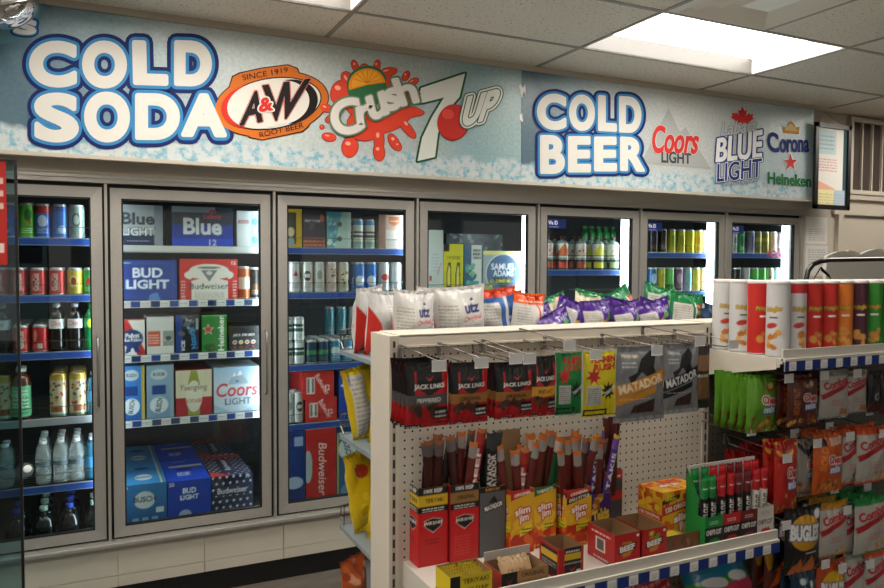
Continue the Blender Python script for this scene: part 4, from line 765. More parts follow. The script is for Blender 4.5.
struct('trim_6', MB().box(CX0, CX1, .085, 1.0, .3, .334).box(.1, CX1, .085, 1.0, .17, .3), M['darkint'])
# third door
def q1(w, h): return A_(w, h, '#c79f2a').rect(w*.1, h*.1, w*.66, h*.9, '#4a4436').ell(w*.35, h*.4, w*.2, h*.12, '#c9b88a').ell(w*.35, h*.15, w*.2, h*.12, '#8a9a9a')
def q2(w, h): return A_(w, h, '#2b2a33').fine(w*.1, h*.68, w*.8, h*.8, '#c9c4c0', 1).ell(w*.86, h*.78, w*.1, h*.1, '#c9553a').ell(w*.4, h*.6, w*.12, h*.12, '#5a3a52').rect(0, 0, w, h*.28, '#7a3030').fine(w*.05, h*.05, w*.95, h*.25, '#c98a5a', 2)
def q3(w, h): return A_(w, h, '#a9c9c4').poly([(0, 0), (w*.3, 0), (w*.62, h), (0, h)], '#4fa3b5').blobs(0, h*.1, w*.4, h*.9, ['#cfe0da', '#3b8ea3', '#7fc0c4'], 22, 1.5).ell(w*.52, h*.66, w*.1, h*.07, '#4a5254').ell(w*.52, h*.26, w*.1, h*.07, '#4a5254').rect(w*.86, 0, w, h, '#c6d6d2')
def q5(w, h): return A_(w, h, '#b89a86').rect(0, 0, w*.28, h, '#8a6656').rect(w*.28, 0, w, h*.55, '#c3bab0').poly([(w*.4, h*.94), (w*.85, h*.94), (w*.85, h*.76), (w*.62, h*.66), (w*.4, h*.76)], '#a85a34').fine(w*.45, h*.79, w*.8, h*.87, '#e0c9a8', 1).fine(w*.35, h*.1, w*.9, h*.3, '#7a6a60', 3, .5)
box_item('beer_case', 2, 285, 302, 209, 247, 1.692, 'mustard yellow box at the left of the top shelf, third door', q1, base='#a8872a', cat='carton')
box_item('beer_case', 2, 303, 325, 210, 248, 1.692, 'dark plum box with a small orange dot, top shelf, third door', q2, base='#26242c', cat='carton')
box_item('beer_case', 2, 327, 351, 212, 248, 1.692, 'white and teal box with two holes, top shelf, third door', q3, base='#9fc0bc', cat='carton')
row(2, 'top shelf', 1.692, [(357.5, 'calli'), (369.5, 'calli')], 2, v=235)
box_item('beer_case', 2, 379, 403, 215, 249, 1.692, 'beige box with a rust badge, right end of the top shelf, third door', q5, base='#a8907e', cat='carton')
row(2, 'second shelf', 1.457, [(294, 'w1'), (307, 'w2'), (319, 'w3'), (331, 'w4'), (343, 'w5'), (359, 'b1'), (371, 'b1'), (384, 'wr'), (396, 'wg')], 2, v=280)
row(2, 'third shelf', 1.076, [(287, 'whitecan', 1), (298, 'whitecan', 1), (311, 'navycan', 4), (323, 'navycan', 4), (335, 'busc', 4), (346, 'busc', 4), (359, 'busc', 3), (371, 'busc', 3)], v=350)
row(2, 'third shelf, upper layer', 1.201, [(287, 'whitecan', 1), (298, 'whitecan', 1)], v=320)
row(2, 'third shelf, rear stack', 1.202, [(329, 'teal'), (341, 'teal'), (353, 'w3')], 1, v=320, y0=.381)
def rb(w, h): return A_(w, h, '#b92a26').rect(w*.12, h*.2, w*.38, h*.8, '#d5cfc8').rect(w*.15, h*.25, w*.35, h*.75, '#6a6a66').rect(w*.22, h*.2, w*.28, h*.8, '#d5cfc8').text('Budweiser', w*.62, h*.52, h*.85, w*.16, '#ead9d2', .0, 0, -60).text('12', w*.78, h*.4, w*.14, h*.2, '#ead9d2', .02)
row(2, 'fourth shelf', .764, [(290, 'w3'), (298, 'w2')], 2, v=410)
box_item('beer_case', 2, 306, 337, 398, 421, .764, 'lower of two stacked red beer cases on the fourth shelf, third door', rb, base='#9a2420')
box_item('beer_case', 2, 303, 334, 372, 399, .764+.122, 'upper of two stacked red beer cases on the fourth shelf, third door', rb, base='#a82622')
box_item('beer_case', 2, 339, 360, 371, 420, .764, 'royal blue beer case beside the stacked red cases, third door', lambda w, h: A_(w, h, '#1b3fa0').ell(w*.2, h*.7, w*.1, h*.03, '#e8ecf4'), base='#17327e')
box_item('beer_case', 2, 284, 305, 430, 503, .335, 'tall dark blue beer case on the cooler floor, left of the third door', lambda w, h: A_(w, h, '#1a3474').rect(w*.5, h*.78, w*.9, h*.9, '#8fa6cc').ell(w*.5, h*.3, w*.4, h*.08, '#9fb0c8'), base='#15294f', y=.1)
box_item('beer_case', 2, 306, 336, 429, 500, .335, 'tall red beer case with vertical white script on the cooler floor', lambda w, h: A_(w, h, '#b02522').text('Budweiser', w*.55, h*.45, h*.72, w*.26, '#ead5ce', .0, .2, -90).ell(w*.08, h*.5, w*.14, h*.22, '#9fb0b4'), base='#8c1f1c', y=.1)
box_item('beer_case', 2, 337, 362, 432, 498, .335, 'tall blue beer case with a round white badge, right of the red one', lambda w, h: A_(w, h, '#24588c').ell(w*.42, h*.75, w*.34, h*.16, '#c3cfd2').text('BUSCH', w*.42, h*.75, h*.28, w*.22, '#2a3a50', .03, 0, -75).rect(0, 0, w*.08, h, '#b8a24a').ell(w*.4, h*.12, w*.25, h*.1, '#6a93b0'), base='#1c466e', y=.1)
# fourth door
def tw(w, h): return A_(w, h, '#d6cf3a').rect(0, h*.84, w*.3, h, '#2d2c28').text('TWISTED', w*.5, h*.72, w*.7, h*.07, '#6a6420', .01).poly([(w*.15, h*.1), (w*.15, h*.4), (w*.24, h*.62), (w*.38, h*.62), (w*.4, h*.1)], '#4a4638').poly([(w*.2, h*.16), (w*.2, h*.4), (w*.28, h*.58), (w*.34, h*.5), (w*.34, h*.16)], '#e0da66').poly([(w*.6, h*.1), (w*.6, h*.4), (w*.68, h*.62), (w*.82, h*.62), (w*.86, h*.1)], '#4a4638').poly([(w*.66, h*.16), (w*.66, h*.4), (w*.72, h*.58), (w*.78, h*.5), (w*.8, h*.16)], '#e0da66').rect(0, 0, w, h*.1, '#2e4656').ell(w*.7, h*.08, w*.2, h*.08, '#b8602c')
def bw(w, h): return A_(w, h, '#d3d8d6').rect(0, 0, w*.4, h, '#2f6488').blobs(w*.15, h*.2, w*.6, h*.6, ['#3fa8a0', '#c3c85a', '#2f6488', '#58b8ae'], 18, 2).fine(w*.48, h*.7, w*.9, h*.93, '#2c3438', 3, .9, .7).rect(w*.3, 0, w*.8, h*.25, '#3fa3a8').rect(w*.93, 0, w, h, '#7ab0b8')
def sam(w, h): return A_(w, h, '#9aa6ae').rect(0, h*.9, w, h, '#d8d27a').ell(w*.5, h*.45, w*.44, h*.48, '#c3ccc6').ell(w*.5, h*.45, w*.41, h*.45, '#40608a').rect(w*.04, h*.3, w*.96, h*.42, '#40608a', .0).poly([(w*.24, h*.36), (w*.76, h*.36), (w*.5, h*.04)], '#2a3a30').text('SAMUEL', w*.5, h*.62, w*.6, h*.15, '#e9ecee', .02).text('ADAMS', w*.5, h*.46, w*.5, h*.14, '#e9ecee', .02).text('SUMMER ALE', w*.5, h*.28, w*.36, h*.08, '#d6cf5a', .02).blobs(0, 0, w*.3, h*.3, ['#a8b04a', '#7d8a3a', '#c9c26a'], 14, 1.6).blobs(w*.72, 0, w, h*.3, ['#a8b04a', '#7d8a3a'], 8, 1.5)
box_item('beer_case', 3, 428, 443, 230, 292, 1.441, 'tall white carton with a thin red mark, leftmost behind the fourth door', lambda w, h: A_(w, h, '#c9cfcb').fine(w*.2, h*.35, w*.7, h*.65, '#7d9aa6', 6, .5).poly([(w*.6, h*.3), (w*.64, h*.3), (w*.86, h*.48), (w*.82, h*.48)], '#b8392f').rect(w*.1, h*.2, w*.24, h*.28, '#b8392f'), base='#b9c2be', cat='carton')
box_item('beer_case', 3, 443.5, 463, 244, 292, 1.441, 'yellow tea carton with two bottle pictures behind the fourth door', tw, base='#c9c236', cat='carton')
box_item('beer_case', 3, 464, 482, 245, 292, 1.441, 'white and teal seltzer carton behind the fourth door', bw, base='#2f6488', cat='carton')
box_item('beer_case', 3, 483, 523, 251, 292, 1.441, 'grey-blue beer case with a yellow top edge behind the fourth door', sam, base='#8894a0')
box_item('beer_case', 3, 446, 502, 234, 292, 1.441, 'dark grey case standing behind the cartons of the fourth door', lambda w, h: A_(w, h, '#4a5052').blobs(0, h*.7, w, h, ['#7a8284', '#3a3f41'], 30, 2), base='#3c4143', y=.44)
# fifth to seventh doors
row(4, 'top shelf', 1.576, [(547, 'lemon2'), (562, 'lemon1'), (580, 'lemon2'), (597.5, 'lemon3'), (613, 'lemon4')], 2, v=255, dy=.08)
t = empty('bottle_rack', (2.95, .5, 1.637)); tag(t, 'narrow rear rack carrying green bottles behind the fifth door', 'rack'); MB().box(-.4, .25, -.05, .05, -.012, 0).build('rack_deck', M['wire'], t); MB().box(-.4, -.39, -.05, .05, -.058, -.012).box(.24, .25, -.05, .05, -.058, -.012).build('rack_sides', M['wire'], t)
row(4, 'rear rack', 1.64, [(585, 'greenbeer'), (592, 'greenbeer'), (599, 'greenbeer'), (606, 'greenbeer'), (613, 'greenbeer')], 1, v=225, y0=.5)
row(4, 'second shelf', 1.2, [(556, 'w4'), (570, 'w5'), (584, 'dk2'), (598, 'yo'), (611, 'w5')], 1, v=285)
row(5, 'top shelf', 1.691, [(653, 'dk'), (662, 'dk2'), (671, 'yl'), (680.5, 'yl'), (689.5, 'yl2'), (698.5, 'yo'), (706, 'pk')], 2, v=240)
row(5, 'second shelf', 1.431, [(652, 'bl'), (660.5, 'yl'), (669, 'lg'), (678, 'mg'), (687, 'lb'), (695.5, 'yo'), (703.5, 'w5')], 2, v=285)
row(6, 'top shelf', 1.695, [(732.5, 'w3'), (740, 'gr'), (750, 'pu'), (757, 'go'), (764.5, 'go'), (773, 'pk'), (782, 'wg')], 2, v=240)
row(6, 'second shelf', 1.431, [(736, 'dk2'), (745, 'sl'), (753.5, 'lg'), (761, 'lg'), (769, 'w5'), (776, 'lb')], 2, v=285)
p0, p1 = X_(766, 255, .108), X_(789, 255, .108)
a = Art(.107); a.text('FOUR', [(767, 257.5), (788, 257.5), (787, 250.5), (768, 250.5)], '#c23a30', 1, .02, 0, (), .25); o = a.build('shelf_sign', None)
tag(o, 'red lettered sign clipped to the shelf edge behind the rightmost door', 'sign')
# ================================================================== GONDOLA
GX0, GX1, GX2 = .800, 2.05, 3.30
GF, GB = -1.67, -1.515
g = empty('gondola', (GX0, GF, 0)); tag(g, 'cream double-sided gondola frame with perforated back panels in front of the coolers', 'gondola shelving')
def gp(mb, name, mat, lb=None):
    o = mb.build(name, mat, g); o.location = -g.location
    if lb: o['label'] = lb
    return o
for x in (GX0, GX1-.012, GX2):
    gp(MB().box(x, x+.03, GF-.004, GB, 0, 1.395), 'upright', M['gond'])
    cv = Cv(1.2, 132, '#b5ad9f', 6)
    for k in range(33): cv.rect(.3, 2+k*4, .85, 4.6+k*4, '#0c0b0a')
    gp(MB().grid(plane_pts((x+.009, GF-.0055, .06), (.012, 0, 0), (0, 0, 1.32), cv), cv.cols()), 'slotted_strip', FLAT)
for a, b, m in ((GX0+.03, GX1-.012, 'peg'), (GX1+.018, GX2, 'pegdark')):
    gp(MB().box(a, b, GF, GF+.01, .1, 1.365), 'back_panel', M[m]); gp(MB().box(a, b, GB-.01, GB, .1, 1.395), 'rear_panel', M['gond'])
    gp(MB().box(a, b, GF-.007, GF+.0, 1.36, 1.395).box(a, b, GF-.012, GF, 1.36, 1.366).box(a, b, GF-.007, GB, 1.392, 1.398), 'top_rail', M['gond'])
gp(MB().box(GX0, GX2+.03, -2.0, -1.19, 0, .12), 'kick_base', M['gond'])
def shelf(x0, x1, z, yf, wide, label, seed, tags='#e4e3de', bracket=True, lip=.03):
    t = empty('gondola_shelf', ((x0+x1)/2, GF, z)); h = (x1-x0)/2; d = abs(yf-GF); tag(t, label, 'shelf')
    s = -1 if yf < GF else 1; y1 = s*d
    MB().box(-h, h, min(0, y1), max(0, y1), -.018, 0).build('deck', M['shelfmetal'], t)
    MB().box(-h, h, y1-.004, y1+.004, -.006, lip).box(-h, h, y1-.012, y1+.004, -.008, .0).build('front_lip', M['shelfmetal'], t)
    if wide:
        random.seed(seed); cv = Cv(2*h*100, 3.2, '#1d3278', 3); x = 2.
        while x < 2*h*100-3: cv.rect(x, .3, x+3.4, 3.0, tags).fine(x+.5, .8, x+3, 2.5, '#777', 2, .6); x += wide
        MB().grid(plane_pts((-h, y1-.013, -.041), (2*h, 0, 0), (0, 0, .033), cv), cv.cols()).box(-h, h, y1-.0125, y1-.008, -.041, -.008, '#888').build('price_strip', FLAT, t)
    if bracket:
        for sx in (-h, h-.004): MB().add([(sx+dx, yy, zz) for dx in (0, .004) for yy, zz in ((0, -.018), (y1*.97, -.018), (y1*.97, -.03), (y1*.5, -.055), (0, -.075))], [(0, 1, 2, 3, 4), (9, 8, 7, 6, 5), (0, 5, 6, 1), (1, 6, 7, 2), (2, 7, 8, 3), (3, 8, 9, 4), (4, 9, 5, 0)]).build('bracket', M['shelfmetal'], t)
    return t
shelf(.845, 2.035, .712, -2.012, 7.8, 'cream front shelf holding jerky boxes, with navy and white price strip', 3)
s2 = shelf(2.055, 3.29, 1.302, -2.0, 7.6, 'cream top shelf under the chip tubes, with blue and white price strip', 4, lip=.03)
cv_ = MB().add([(2.052, GF, 1.205), (2.052, -1.98, 1.265), (2.052, -1.98, 1.30), (2.052, GF, 1.30), (2.054, GF, 1.205), (2.054, -1.98, 1.265), (2.054, -1.98, 1.30), (2.054, GF, 1.30)], [(0, 1, 2, 3), (7, 6, 5, 4), (0, 4, 5, 1), (1, 5, 6, 2), (2, 6, 7, 3)])
o = cv_.build('end_plate', M['gond'], s2); o.location = -s2.location
shelf(.845, 2.035, .33, -2.05, 7.8, 'low cream shelf under the jerky shelf holding large snack bags', 5); shelf(2.055, 3.29, .3, -2.05, 7.8, 'low shelf of the second bay near the floor', 6)
YF = -1.18
for k, (z, nm) in enumerate(((1.302, 'upper'), (1.0, 'middle'), (.672, 'lower'), (.36, 'lowest'))):
    t = empty('gondola_shelf', (1.42, GB, z)); tag(t, f'{nm} blue-grey shelf with wire fence on the cooler side of the gondola', 'shelf')
    MB().box(-.615, .62, 0, YF-GB, -.014, 0).box(-.615, .62, YF-GB-.003, YF-GB+.003, -.02, .004).build('deck', M['farshelf'], t)
    w_ = MB(); yy = YF-GB-.004
    w_.tube([(-.612, yy-.03, .005), (-.612, yy, .03), (-.612, yy, .07), (-.56, yy, .075), (.6, yy, .075)], .003).tube([(-.612, yy, .035), (.6, yy, .035)], .0025)
    for j in range(20): w_.tube([(-.6+j*.06, yy, 0), (-.6+j*.06, yy, .075)], .0022, seg=5)
    w_.build('wire_fence', M['wire'], t)
# ---- bags
DIM = {}
def defbag(k, name, w, h, T, F, B=None, seed=1, wr=1., mat=None, crimp=.05): DIM[k] = (w, h); KIND[k] = lambda: bag(name, w, h, T, F(w*100, h*100), B(w*100, h*100) if B else None, seed, wr, mat, crimp)
def bagpx(k, u0, u1, v0, v1, y, label, cat='snack bag', grp=None, rx=0, ry=0, rz=0, z0=None, dz=0, T=1., dx=0):
    a = at(u0, v1, y); b = at(u1, v1, y); W = (b[0]-a[0])/max(math.cos(rz), .3); zb = Z_((u0+u1)/2, v1, y) if z0 is None else z0; zt = Z_((u0+u1)/2, v0, y); w, h = DIM[k]
    return place(k, (float(a[0]+b[0])/2+dx, y, zb+dz), (rx, ry, rz), label, cat, grp, (W/w, T, (zt-zb)/h))
R_ = math.radians
def nb(logo, bg='#c9c8c5', rim=None, split=.5, nx0=.06):
    def f(w, h):
        c = Cv(w, h, bg, 2.6); 
        if rim: rim(c, w, h)
        c.nutri(w*nx0, h*.12, w*split, h*.78); logo(c, w, h); return c
    return f
def utzlogo(c, w, h): c.text('utz', w*.68, h*.68, w*.3, h*.15, '#232a6a', .04).text('Original', w*.69, h*.53, w*.38, h*.1, '#b8293a', .02, .3, 8).fine(w*.52, h*.42, w*.86, h*.46, '#6a6a74', 1).fine(w*.52, h*.08, w*.86, h*.38, '#8f8f98', 9, .6).ell(w*.7, h*.8, w*.03, h*.02, '#232a6a')
def redside(c, w, h): c.poly([(w*.93, 0), (w, 0), (w, h*.7), (w*.97, h*.4)], '#b8242a').poly([(0, 0), (w*.05, 0), (w*.02, h*.5), (0, h*.6)], '#b8242a')
defbag('utz', 'chip_bag', .22, .3, .085, nb(utzlogo, '#c6c5c3', redside, .42), seed=3)
def utzred(w, h): return Cv(w, h, '#c4c3c2', 2.6).poly([(0, h*.75), (w*.25, h*.5), (w*.4, h*.05), (w*.3, 0), (0, 0)], '#c1281f').poly([(w*.45, 0), (w*.95, h*.42), (w*.62, h*.65), (w*.3, 0)], '#c8301f').nutri(w*.45, h*.25, w*.9, h*.8)
defbag('utz2', 'chip_bag', .22, .3, .085, utzred, seed=8, wr=1.3)
def ruf(c, w, h): c.rect(w*.62, 0, w*.7, h, '#c9ccd2').rect(w*.74, h*.05, w*.95, h*.45, '#c9a53a').rect(0, h*.86, w, h, '#c8452a').fine(w*.7, h*.3, w*.95, h*.6, '#dfe6ee', 3)
defbag('ruf', 'chip_bag', .2, .29, .08, nb(ruf, '#22599a'), seed=5, wr=1.4)
def org(c, w, h): c.rect(w*.78, 0, w*.82, h, '#e6dcd6').rect(w*.7, 0, w*.76, h, '#b8241c').rect(0, h*.8, w, h, '#d8551e').fine(w*.1, h*.83, w*.9, h*.9, '#e8d8ca', 1)
defbag('org', 'chip_bag', .2, .28, .08, nb(org, '#c9c4c0'), seed=6, wr=1.4)
def pur(c, w, h): c.blobs(w*.55, h*.35, w*.9, h*.7, ['#d0682a', '#d8b23a', '#5fae5a', '#7fc8c8'], 8, 2.2).text('Takis', w*.75, h*.78, w*.36, h*.12, '#b9a8d8', .03, .2).fine(w*.6, h*.08, w*.9, h*.3, '#c9b8e0', 3)
defbag('pur', 'chip_bag', .19, .27, .075, nb(pur, '#45207f'), seed=7, wr=1.7)
def grn(c, w, h): c.rect(w*.58, 0, w*.64, h, '#dfe2dc').blobs(w*.68, h*.05, w*.95, h*.6, ['#b8452a', '#c97a3a', '#8e2e1c'], 14, 2).rect(0, h*.82, w, h, '#157a45').ell(w*.8, h*.74, w*.12, h*.05, '#c33a26')
defbag('grn', 'chip_bag', .2, .28, .08, nb(grn, '#177a48'), seed=9, wr=1.4)
def crm(w, h): return Cv(w, h, '#c9bea0', 2.4).rect(0, h*.85, w, h, '#2a7a4a').blobs(0, h*.2, w, h*.9, ['#b8a884', '#d9d2bd', '#8a6a42', '#b5482f'], 24, 2)
defbag('crm', 'chip_bag', .2, .27, .08, crm, seed=11, wr=1.8)
defbag('blu', 'chip_bag', .16, .24, .07, lambda w, h: Cv(w, h, '#1b3a5e', 2.4).blobs(0, 0, w, h, ['#22507c', '#16304c', '#c9ccd2'], 14, 2), seed=12, wr=1.6)
defbag('yel', 'chip_bag', .2, .27, .09, lambda w, h: Cv(w, h, '#d0b41c', 2.6).nutri(w*.08, h*.08, w*.42, h*.9).nutri(w*.5, h*.12, w*.9, h*.6), seed=13, wr=1.8)
defbag('yel2', 'chip_bag', .2, .3, .09, lambda w, h: Cv(w, h, '#d3b51a', 2.4).ell(w*.35, h*.75, w*.2, h*.08, '#b5381c').blobs(0, 0, w, h*.5, ['#c9a818', '#e0c63a'], 10, 3), seed=14, wr=3)
defbag('grey', 'chip_bag', .2, .27, .08, lambda w, h: Cv(w, h, '#7e8286', 2.4).fine(w*.1, h*.4, w*.9, h*.8, '#5a5e62', 8).text('SUPER', w*.5, h*.24, w*.7, h*.09, '#dfe0e0', .03).rect(0, 0, w, h*.12, '#8e2520'), seed=15, wr=1.)
defbag('orf', 'chip_bag', .2, .25, .09, lambda w, h: Cv(w, h, '#c25a2a', 2.4).rect(0, 0, w, h*.3, '#3a3230').blobs(0, h*.3, w, h, ['#d8753a', '#a8431c', '#d9a07a'], 16, 2), seed=16, wr=2)
G1 = 'crisps bags heaped on top of the gondola'
def top(k, u0, u1, v0, y, label, rx=0, ry=0, rz=0, T=1., z0=1.303): return bagpx(k, u0, u1, v0, 336, y, label, 'chip bag', None, rx, ry, rz, z0, 0, T)
for i, (u0, u1, v0, y, rz) in enumerate(((548, 578, 293, -1.25, .1), (572, 604, 290, -1.24, -.2), (600, 632, 292, -1.25, .15), (592, 622, 296, -1.3, 0))):
    top('crm', u0, u1, v0, y, f'cream crisps bag with earthy print, {ORD[i]} from left behind the purple bags', -.15, R_((-14, 10, -8, 16)[i]), rz)
for i, (u0, u1, v0, y, ry) in enumerate(((622, 650, 284, -1.3, -22), (642, 668, 282, -1.26, 14), (668, 692, 286, -1.25, -16))):
    top('grn', u0, u1, v0, y, f'green crisps bag lying tilted at the back, {ORD[i]} from left, above the purple bags', -.2, R_(ry), .2)
top('utz2', 350, 384, 285, -1.27, 'white and red crisps bag overhanging the left end of the gondola top', .12, R_(-5), .55, 1.2)
top('utz2', 362, 397, 290, -1.37, 'white crisps bag with red triangles and nutrition panel, second from the left end', .05, R_(3), .3, 1.1)
top('utz', 414, 442, 287, -1.3, 'white crisps bag squeezed upright between the two lettered white bags', .0, R_(4), -.3)
top('utz', 388, 431, 289, -1.45, 'white crisps bag with navy and red lettering nearest the gondola corner', .05, R_(3), .05, 1.1)
top('utz', 434, 486, 285, -1.425, 'wide white crisps bag with navy and red lettering beside the blue bag', .06, R_(-4), -.05, 1.1)
top('org', 496, 528, 291, -1.28, 'orange crisps bag mostly hidden behind the blue bag', .0, R_(-6), .2)
top('ruf', 480, 518, 287, -1.37, 'blue crisps bag with white stripe and orange top', .05, R_(-6), -.1, 1.1)
top('org', 507, 541, 292, -1.42, 'white and orange crisps bag with red stripe beside the blue bag', .04, R_(5), .1)
for i, (u0, u1, v0, y, ry, rz) in enumerate(((533, 560, 303, -1.40, -20, .2), (545, 580, 298, -1.31, 20, -.1), (541, 579, 309, -1.45, 66, .0), (578, 614, 299, -1.44, -3, .1), (598, 632, 298, -1.34, 10, -.1), (611, 644, 301, -1.45, -10, .15), (630, 660, 299, -1.37, 14, 0), (640, 674, 299, -1.45, -14, -.1))):
    top('pur', u0, u1, v0, y, f'purple crisps bag with bright burst, {ORD[i]} from left along the gondola top', .04, R_(ry) if i != 2 else R_(-24), rz)
top('grn', 663, 700, 292, -1.44, 'green crisps bag with white stripe at the right end of the gondola top', .04, R_(6), .1)
top('blu', 694, 716, 303, -1.42, 'dark blue crisps bag tucked beside the chip tubes', .04, R_(12), .2)
# cooler-side shelves seen past the end of the gondola
def side(k, x, y, z, rz, ry, label, s=1., rx=0): place(k, (x, y, z), (rx, R_(ry), rz), label, 'chip bag', None, s)
side('yel', .90, -1.25, 1.003, .5, -8, 'yellow crisps bag with grey panel at the end of the middle shelf, front', .95, -.12)
side('yel', .92, -1.37, 1.003, .3, 6, 'yellow crisps bag with grey panel on the middle shelf, against the upright', .92)
side('yel2', .90, -1.24, .675, .6, -6, 'crumpled plain yellow crisps bag at the end of the lower shelf, front', .95, -.1)
side('yel2', .93, -1.36, .675, .2, 5, 'plain yellow crisps bag on the lower shelf, against the upright', 1.)
side('orf', .87, -1.23, .363, .5, -6, 'orange and dark crisps bag at the end of the lowest shelf', .9)
side('grey', .92, -1.38, .363, .2, 0, 'grey lettered crisps bag on the lowest shelf against the upright', 1.)
side('orf', .88, -1.27, .14, .3, -20, 'orange crisps bag fallen on the gondola base', .8)
# ---- hooks with price tags
def mk_hook():
    t = empty('peg_hook'); 
    MB().tube([(0, 0, .02), (0, -.012, .022), (0, -.02, .0), (0, -.1, -.004), (0, -.24, -.004), (0, -.262, .008)], .0022, seg=6).tube([(0, -.004, .03), (0, -.02, .034), (0, -.27, .018)], .0018, seg=6).build('wire_rod', M['wire'], t, True)
    MB().box(-.006, .006, -.004, 0, -.004, .036).build('back_clip', M['steel2'], t)
    cv = Cv(4.2, 3, '#dddcd8', 6).fine(.5, 1.7, 3.6, 2.6, '#777', 2, .9).fine(1.0, .4, 3.1, 1.4, '#222', 1, 1, .9)
    MB().grid(plane_pts((-.021, -.273, -.008), (.042, 0, 0), (0, .004, .03), cv), cv.cols()).box(-.021, .021, -.2725, -.2705, -.008, .022, '#ccc').build('price_tag', FLAT, t); return t
KIND['hook'] = mk_hook
def hook(u, v, label, tip=-1.945, grp=None):
    z = Z_(u, v, tip)-.012; x = X_(u, v, tip); return place('hook', (x, tip+.273, z), (0, 0, 0), label, 'peg hook', grp), x, z
# ---- jerky pouches
def jl(band, word, wc):
    def f(w, h):
        c = Cv(w, h, '#a8141a', 4.2).rect(0, h*.86, w, h, '#0d0d0e').poly([(0, h*.98), (w*.2, h*.86), (w*.2, h*.5), (0, h*.4)], '#141213').poly([(w, h*.98), (w*.88, h*.86), (w*.9, h*.62), (w, h*.6)], '#b0161c')
        c.poly([(w*.24, h*.86), (w*.24, h*.62), (w*.52, h*.48), (w*.84, h*.6), (w*.84, h*.86)], '#121112').rect(0, h*.34, w, h*.5, band).poly([(w*.24, h*.62), (w*.52, h*.5), (w*.84, h*.62)], '#121112')
        c.text('JACK LINKS', w*.54, h*.62, w*.72, h*.09, '#e2e0dc', .03).poly([(w*.44, h*.78), (w*.54, h*.7), (w*.66, h*.8), (w*.54, h*.74)], '#b8222a').text(word, w*.52, h*.42, w*.56, h*.07, wc, .03)
        c.blobs(w*.1, h*.2, w*.7, h*.32, ['#4a2a22', '#3a211c', '#5a342a'], 10, 1.6).rect(w*.64, h*.12, w*.98, h*.3, '#101010').fine(w*.67, h*.14, w*.95, h*.28, '#d8d6d2', 2).rect(w*.62, 0, w, h*.07, '#101010').fine(w*.66, .2, w*.95, h*.05, '#d8d6d2', 1); return c
    return f
defbag('jlp', 'jerky_bag', .135, .2, .03, jl('#4b4c4c', 'PEPPERED', '#c9c7c2'), seed=21, wr=.7); defbag('jlo', 'jerky_bag', .135, .2, .03, jl('#9a6a34', 'ORIGINAL', '#201812'), seed=22, wr=.7)
defbag('jls', 'jerky_bag', .135, .2, .03, jl('#c8922a', 'SWEET & HOT', '#201812'), seed=23, wr=.7)
def gold(bg, bst, word): 
    def f(w, h):
        c = Cv(w, h, '#c9ccc6', 4.2).rect(w*.04, h*.03, w*.96, h*.97, bg).text(word, w*.6, h*.86, w*.7, h*.1, '#b51f1a', .06).text('GOLD' if word == 'ALIEN' else 'RUSH', w*.62, h*.75, w*.62, h*.1, '#b51f1a', .06)
        c.star(w*.3, h*.62, w*.22, '#b51f1a', 7, .5).star(w*.72, h*.4, w*.24, bst, 9, .5).rect(w*.12, h*.2, w*.52, h*.48, '#b9bcb8').fine(w*.14, h*.22, w*.5, h*.46, '#4a4c4a', 8).text('TERIYAKI', w*.78, h*.4, w*.4, h*.05, '#e6e6e0', .02, 0, 25)
        return c.rect(w*.06, h*.05, w*.7, h*.14, '#111').rect(w*.1, h*.07, w*.66, h*.12, bg)
    return f
defbag('gg', 'jerky_bag', .12, .2, .025, gold('#157a3a', '#10241a', 'ALIEN'), seed=24, wr=.7); defbag('gy', 'jerky_bag', .12, .2, .025, gold('#cfc01e', '#17160f', 'FLAMIN'), seed=25, wr=.7)
def mat_(bd, tx):
    def f(w, h):
        c = Cv(w, h, '#77797d', 4.2).rect(0, h*.96, w, h, '#66686c').poly([(w*.22, h*.6), (w*.4, h*.66), (w*.5, h*.84), (w*.62, h*.9), (w*.7, h*.94), (w*.78, h*.84), (w*.74, h*.72), (w*.8, h*.6), (w*.6, h*.6), (w*.5, h*.66), (w*.36, h*.56), (w*.3, h*.5)], '#131416')
        c.poly([(0, h*.32), (w, h*.52), (w, h*.68), (0, h*.48)], bd).poly([(0, h*.22), (w*.8, h*.38), (w*.8, h*.46), (0, h*.31)], bd).text('MATADOR', w*.5, h*.5, w*.9, h*.12, tx, .03, 0, 13).fine(w*.08, h*.3, w*.7, h*.33, tx, 1, .5)
        return c.poly([(w*.3, h*.12), (w*.75, h*.12), (w*.78, h*.3), (w*.36, h*.22)], '#3a2622').fine(w*.12, h*.72, w*.4, h*.82, '#c9cacc', 2).rect(0, 0, w, h*.06, '#8b8d90').text('TERIYAKI' if tx != '#d2d3d4' else 'ORIGINAL', w*.28, h*.87, w*.34, h*.04, tx, .02)
    return f
defbag('mo', 'jerky_bag', .16, .23, .03, mat_('#cc8a1e', '#e6d9bd'), seed=26, wr=.8, crimp=.07); defbag('mb', 'jerky_bag', .16, .23, .03, mat_('#0f1012', '#d2d3d4'), seed=27, wr=.8, crimp=.07)
defbag('br', 'jerky_bag', .1, .2, .02, lambda w, h: Cv(w, h, '#1b1614', 4).rect(w*.1, h*.6, w*.9, h*.85, '#7a5a3a').rect(w*.1, h*.15, w*.9, h*.5, '#6a4a30').fine(w*.1, h*.5, w*.9, h*.6, '#b9b0a6', 1), seed=28, wr=.5)
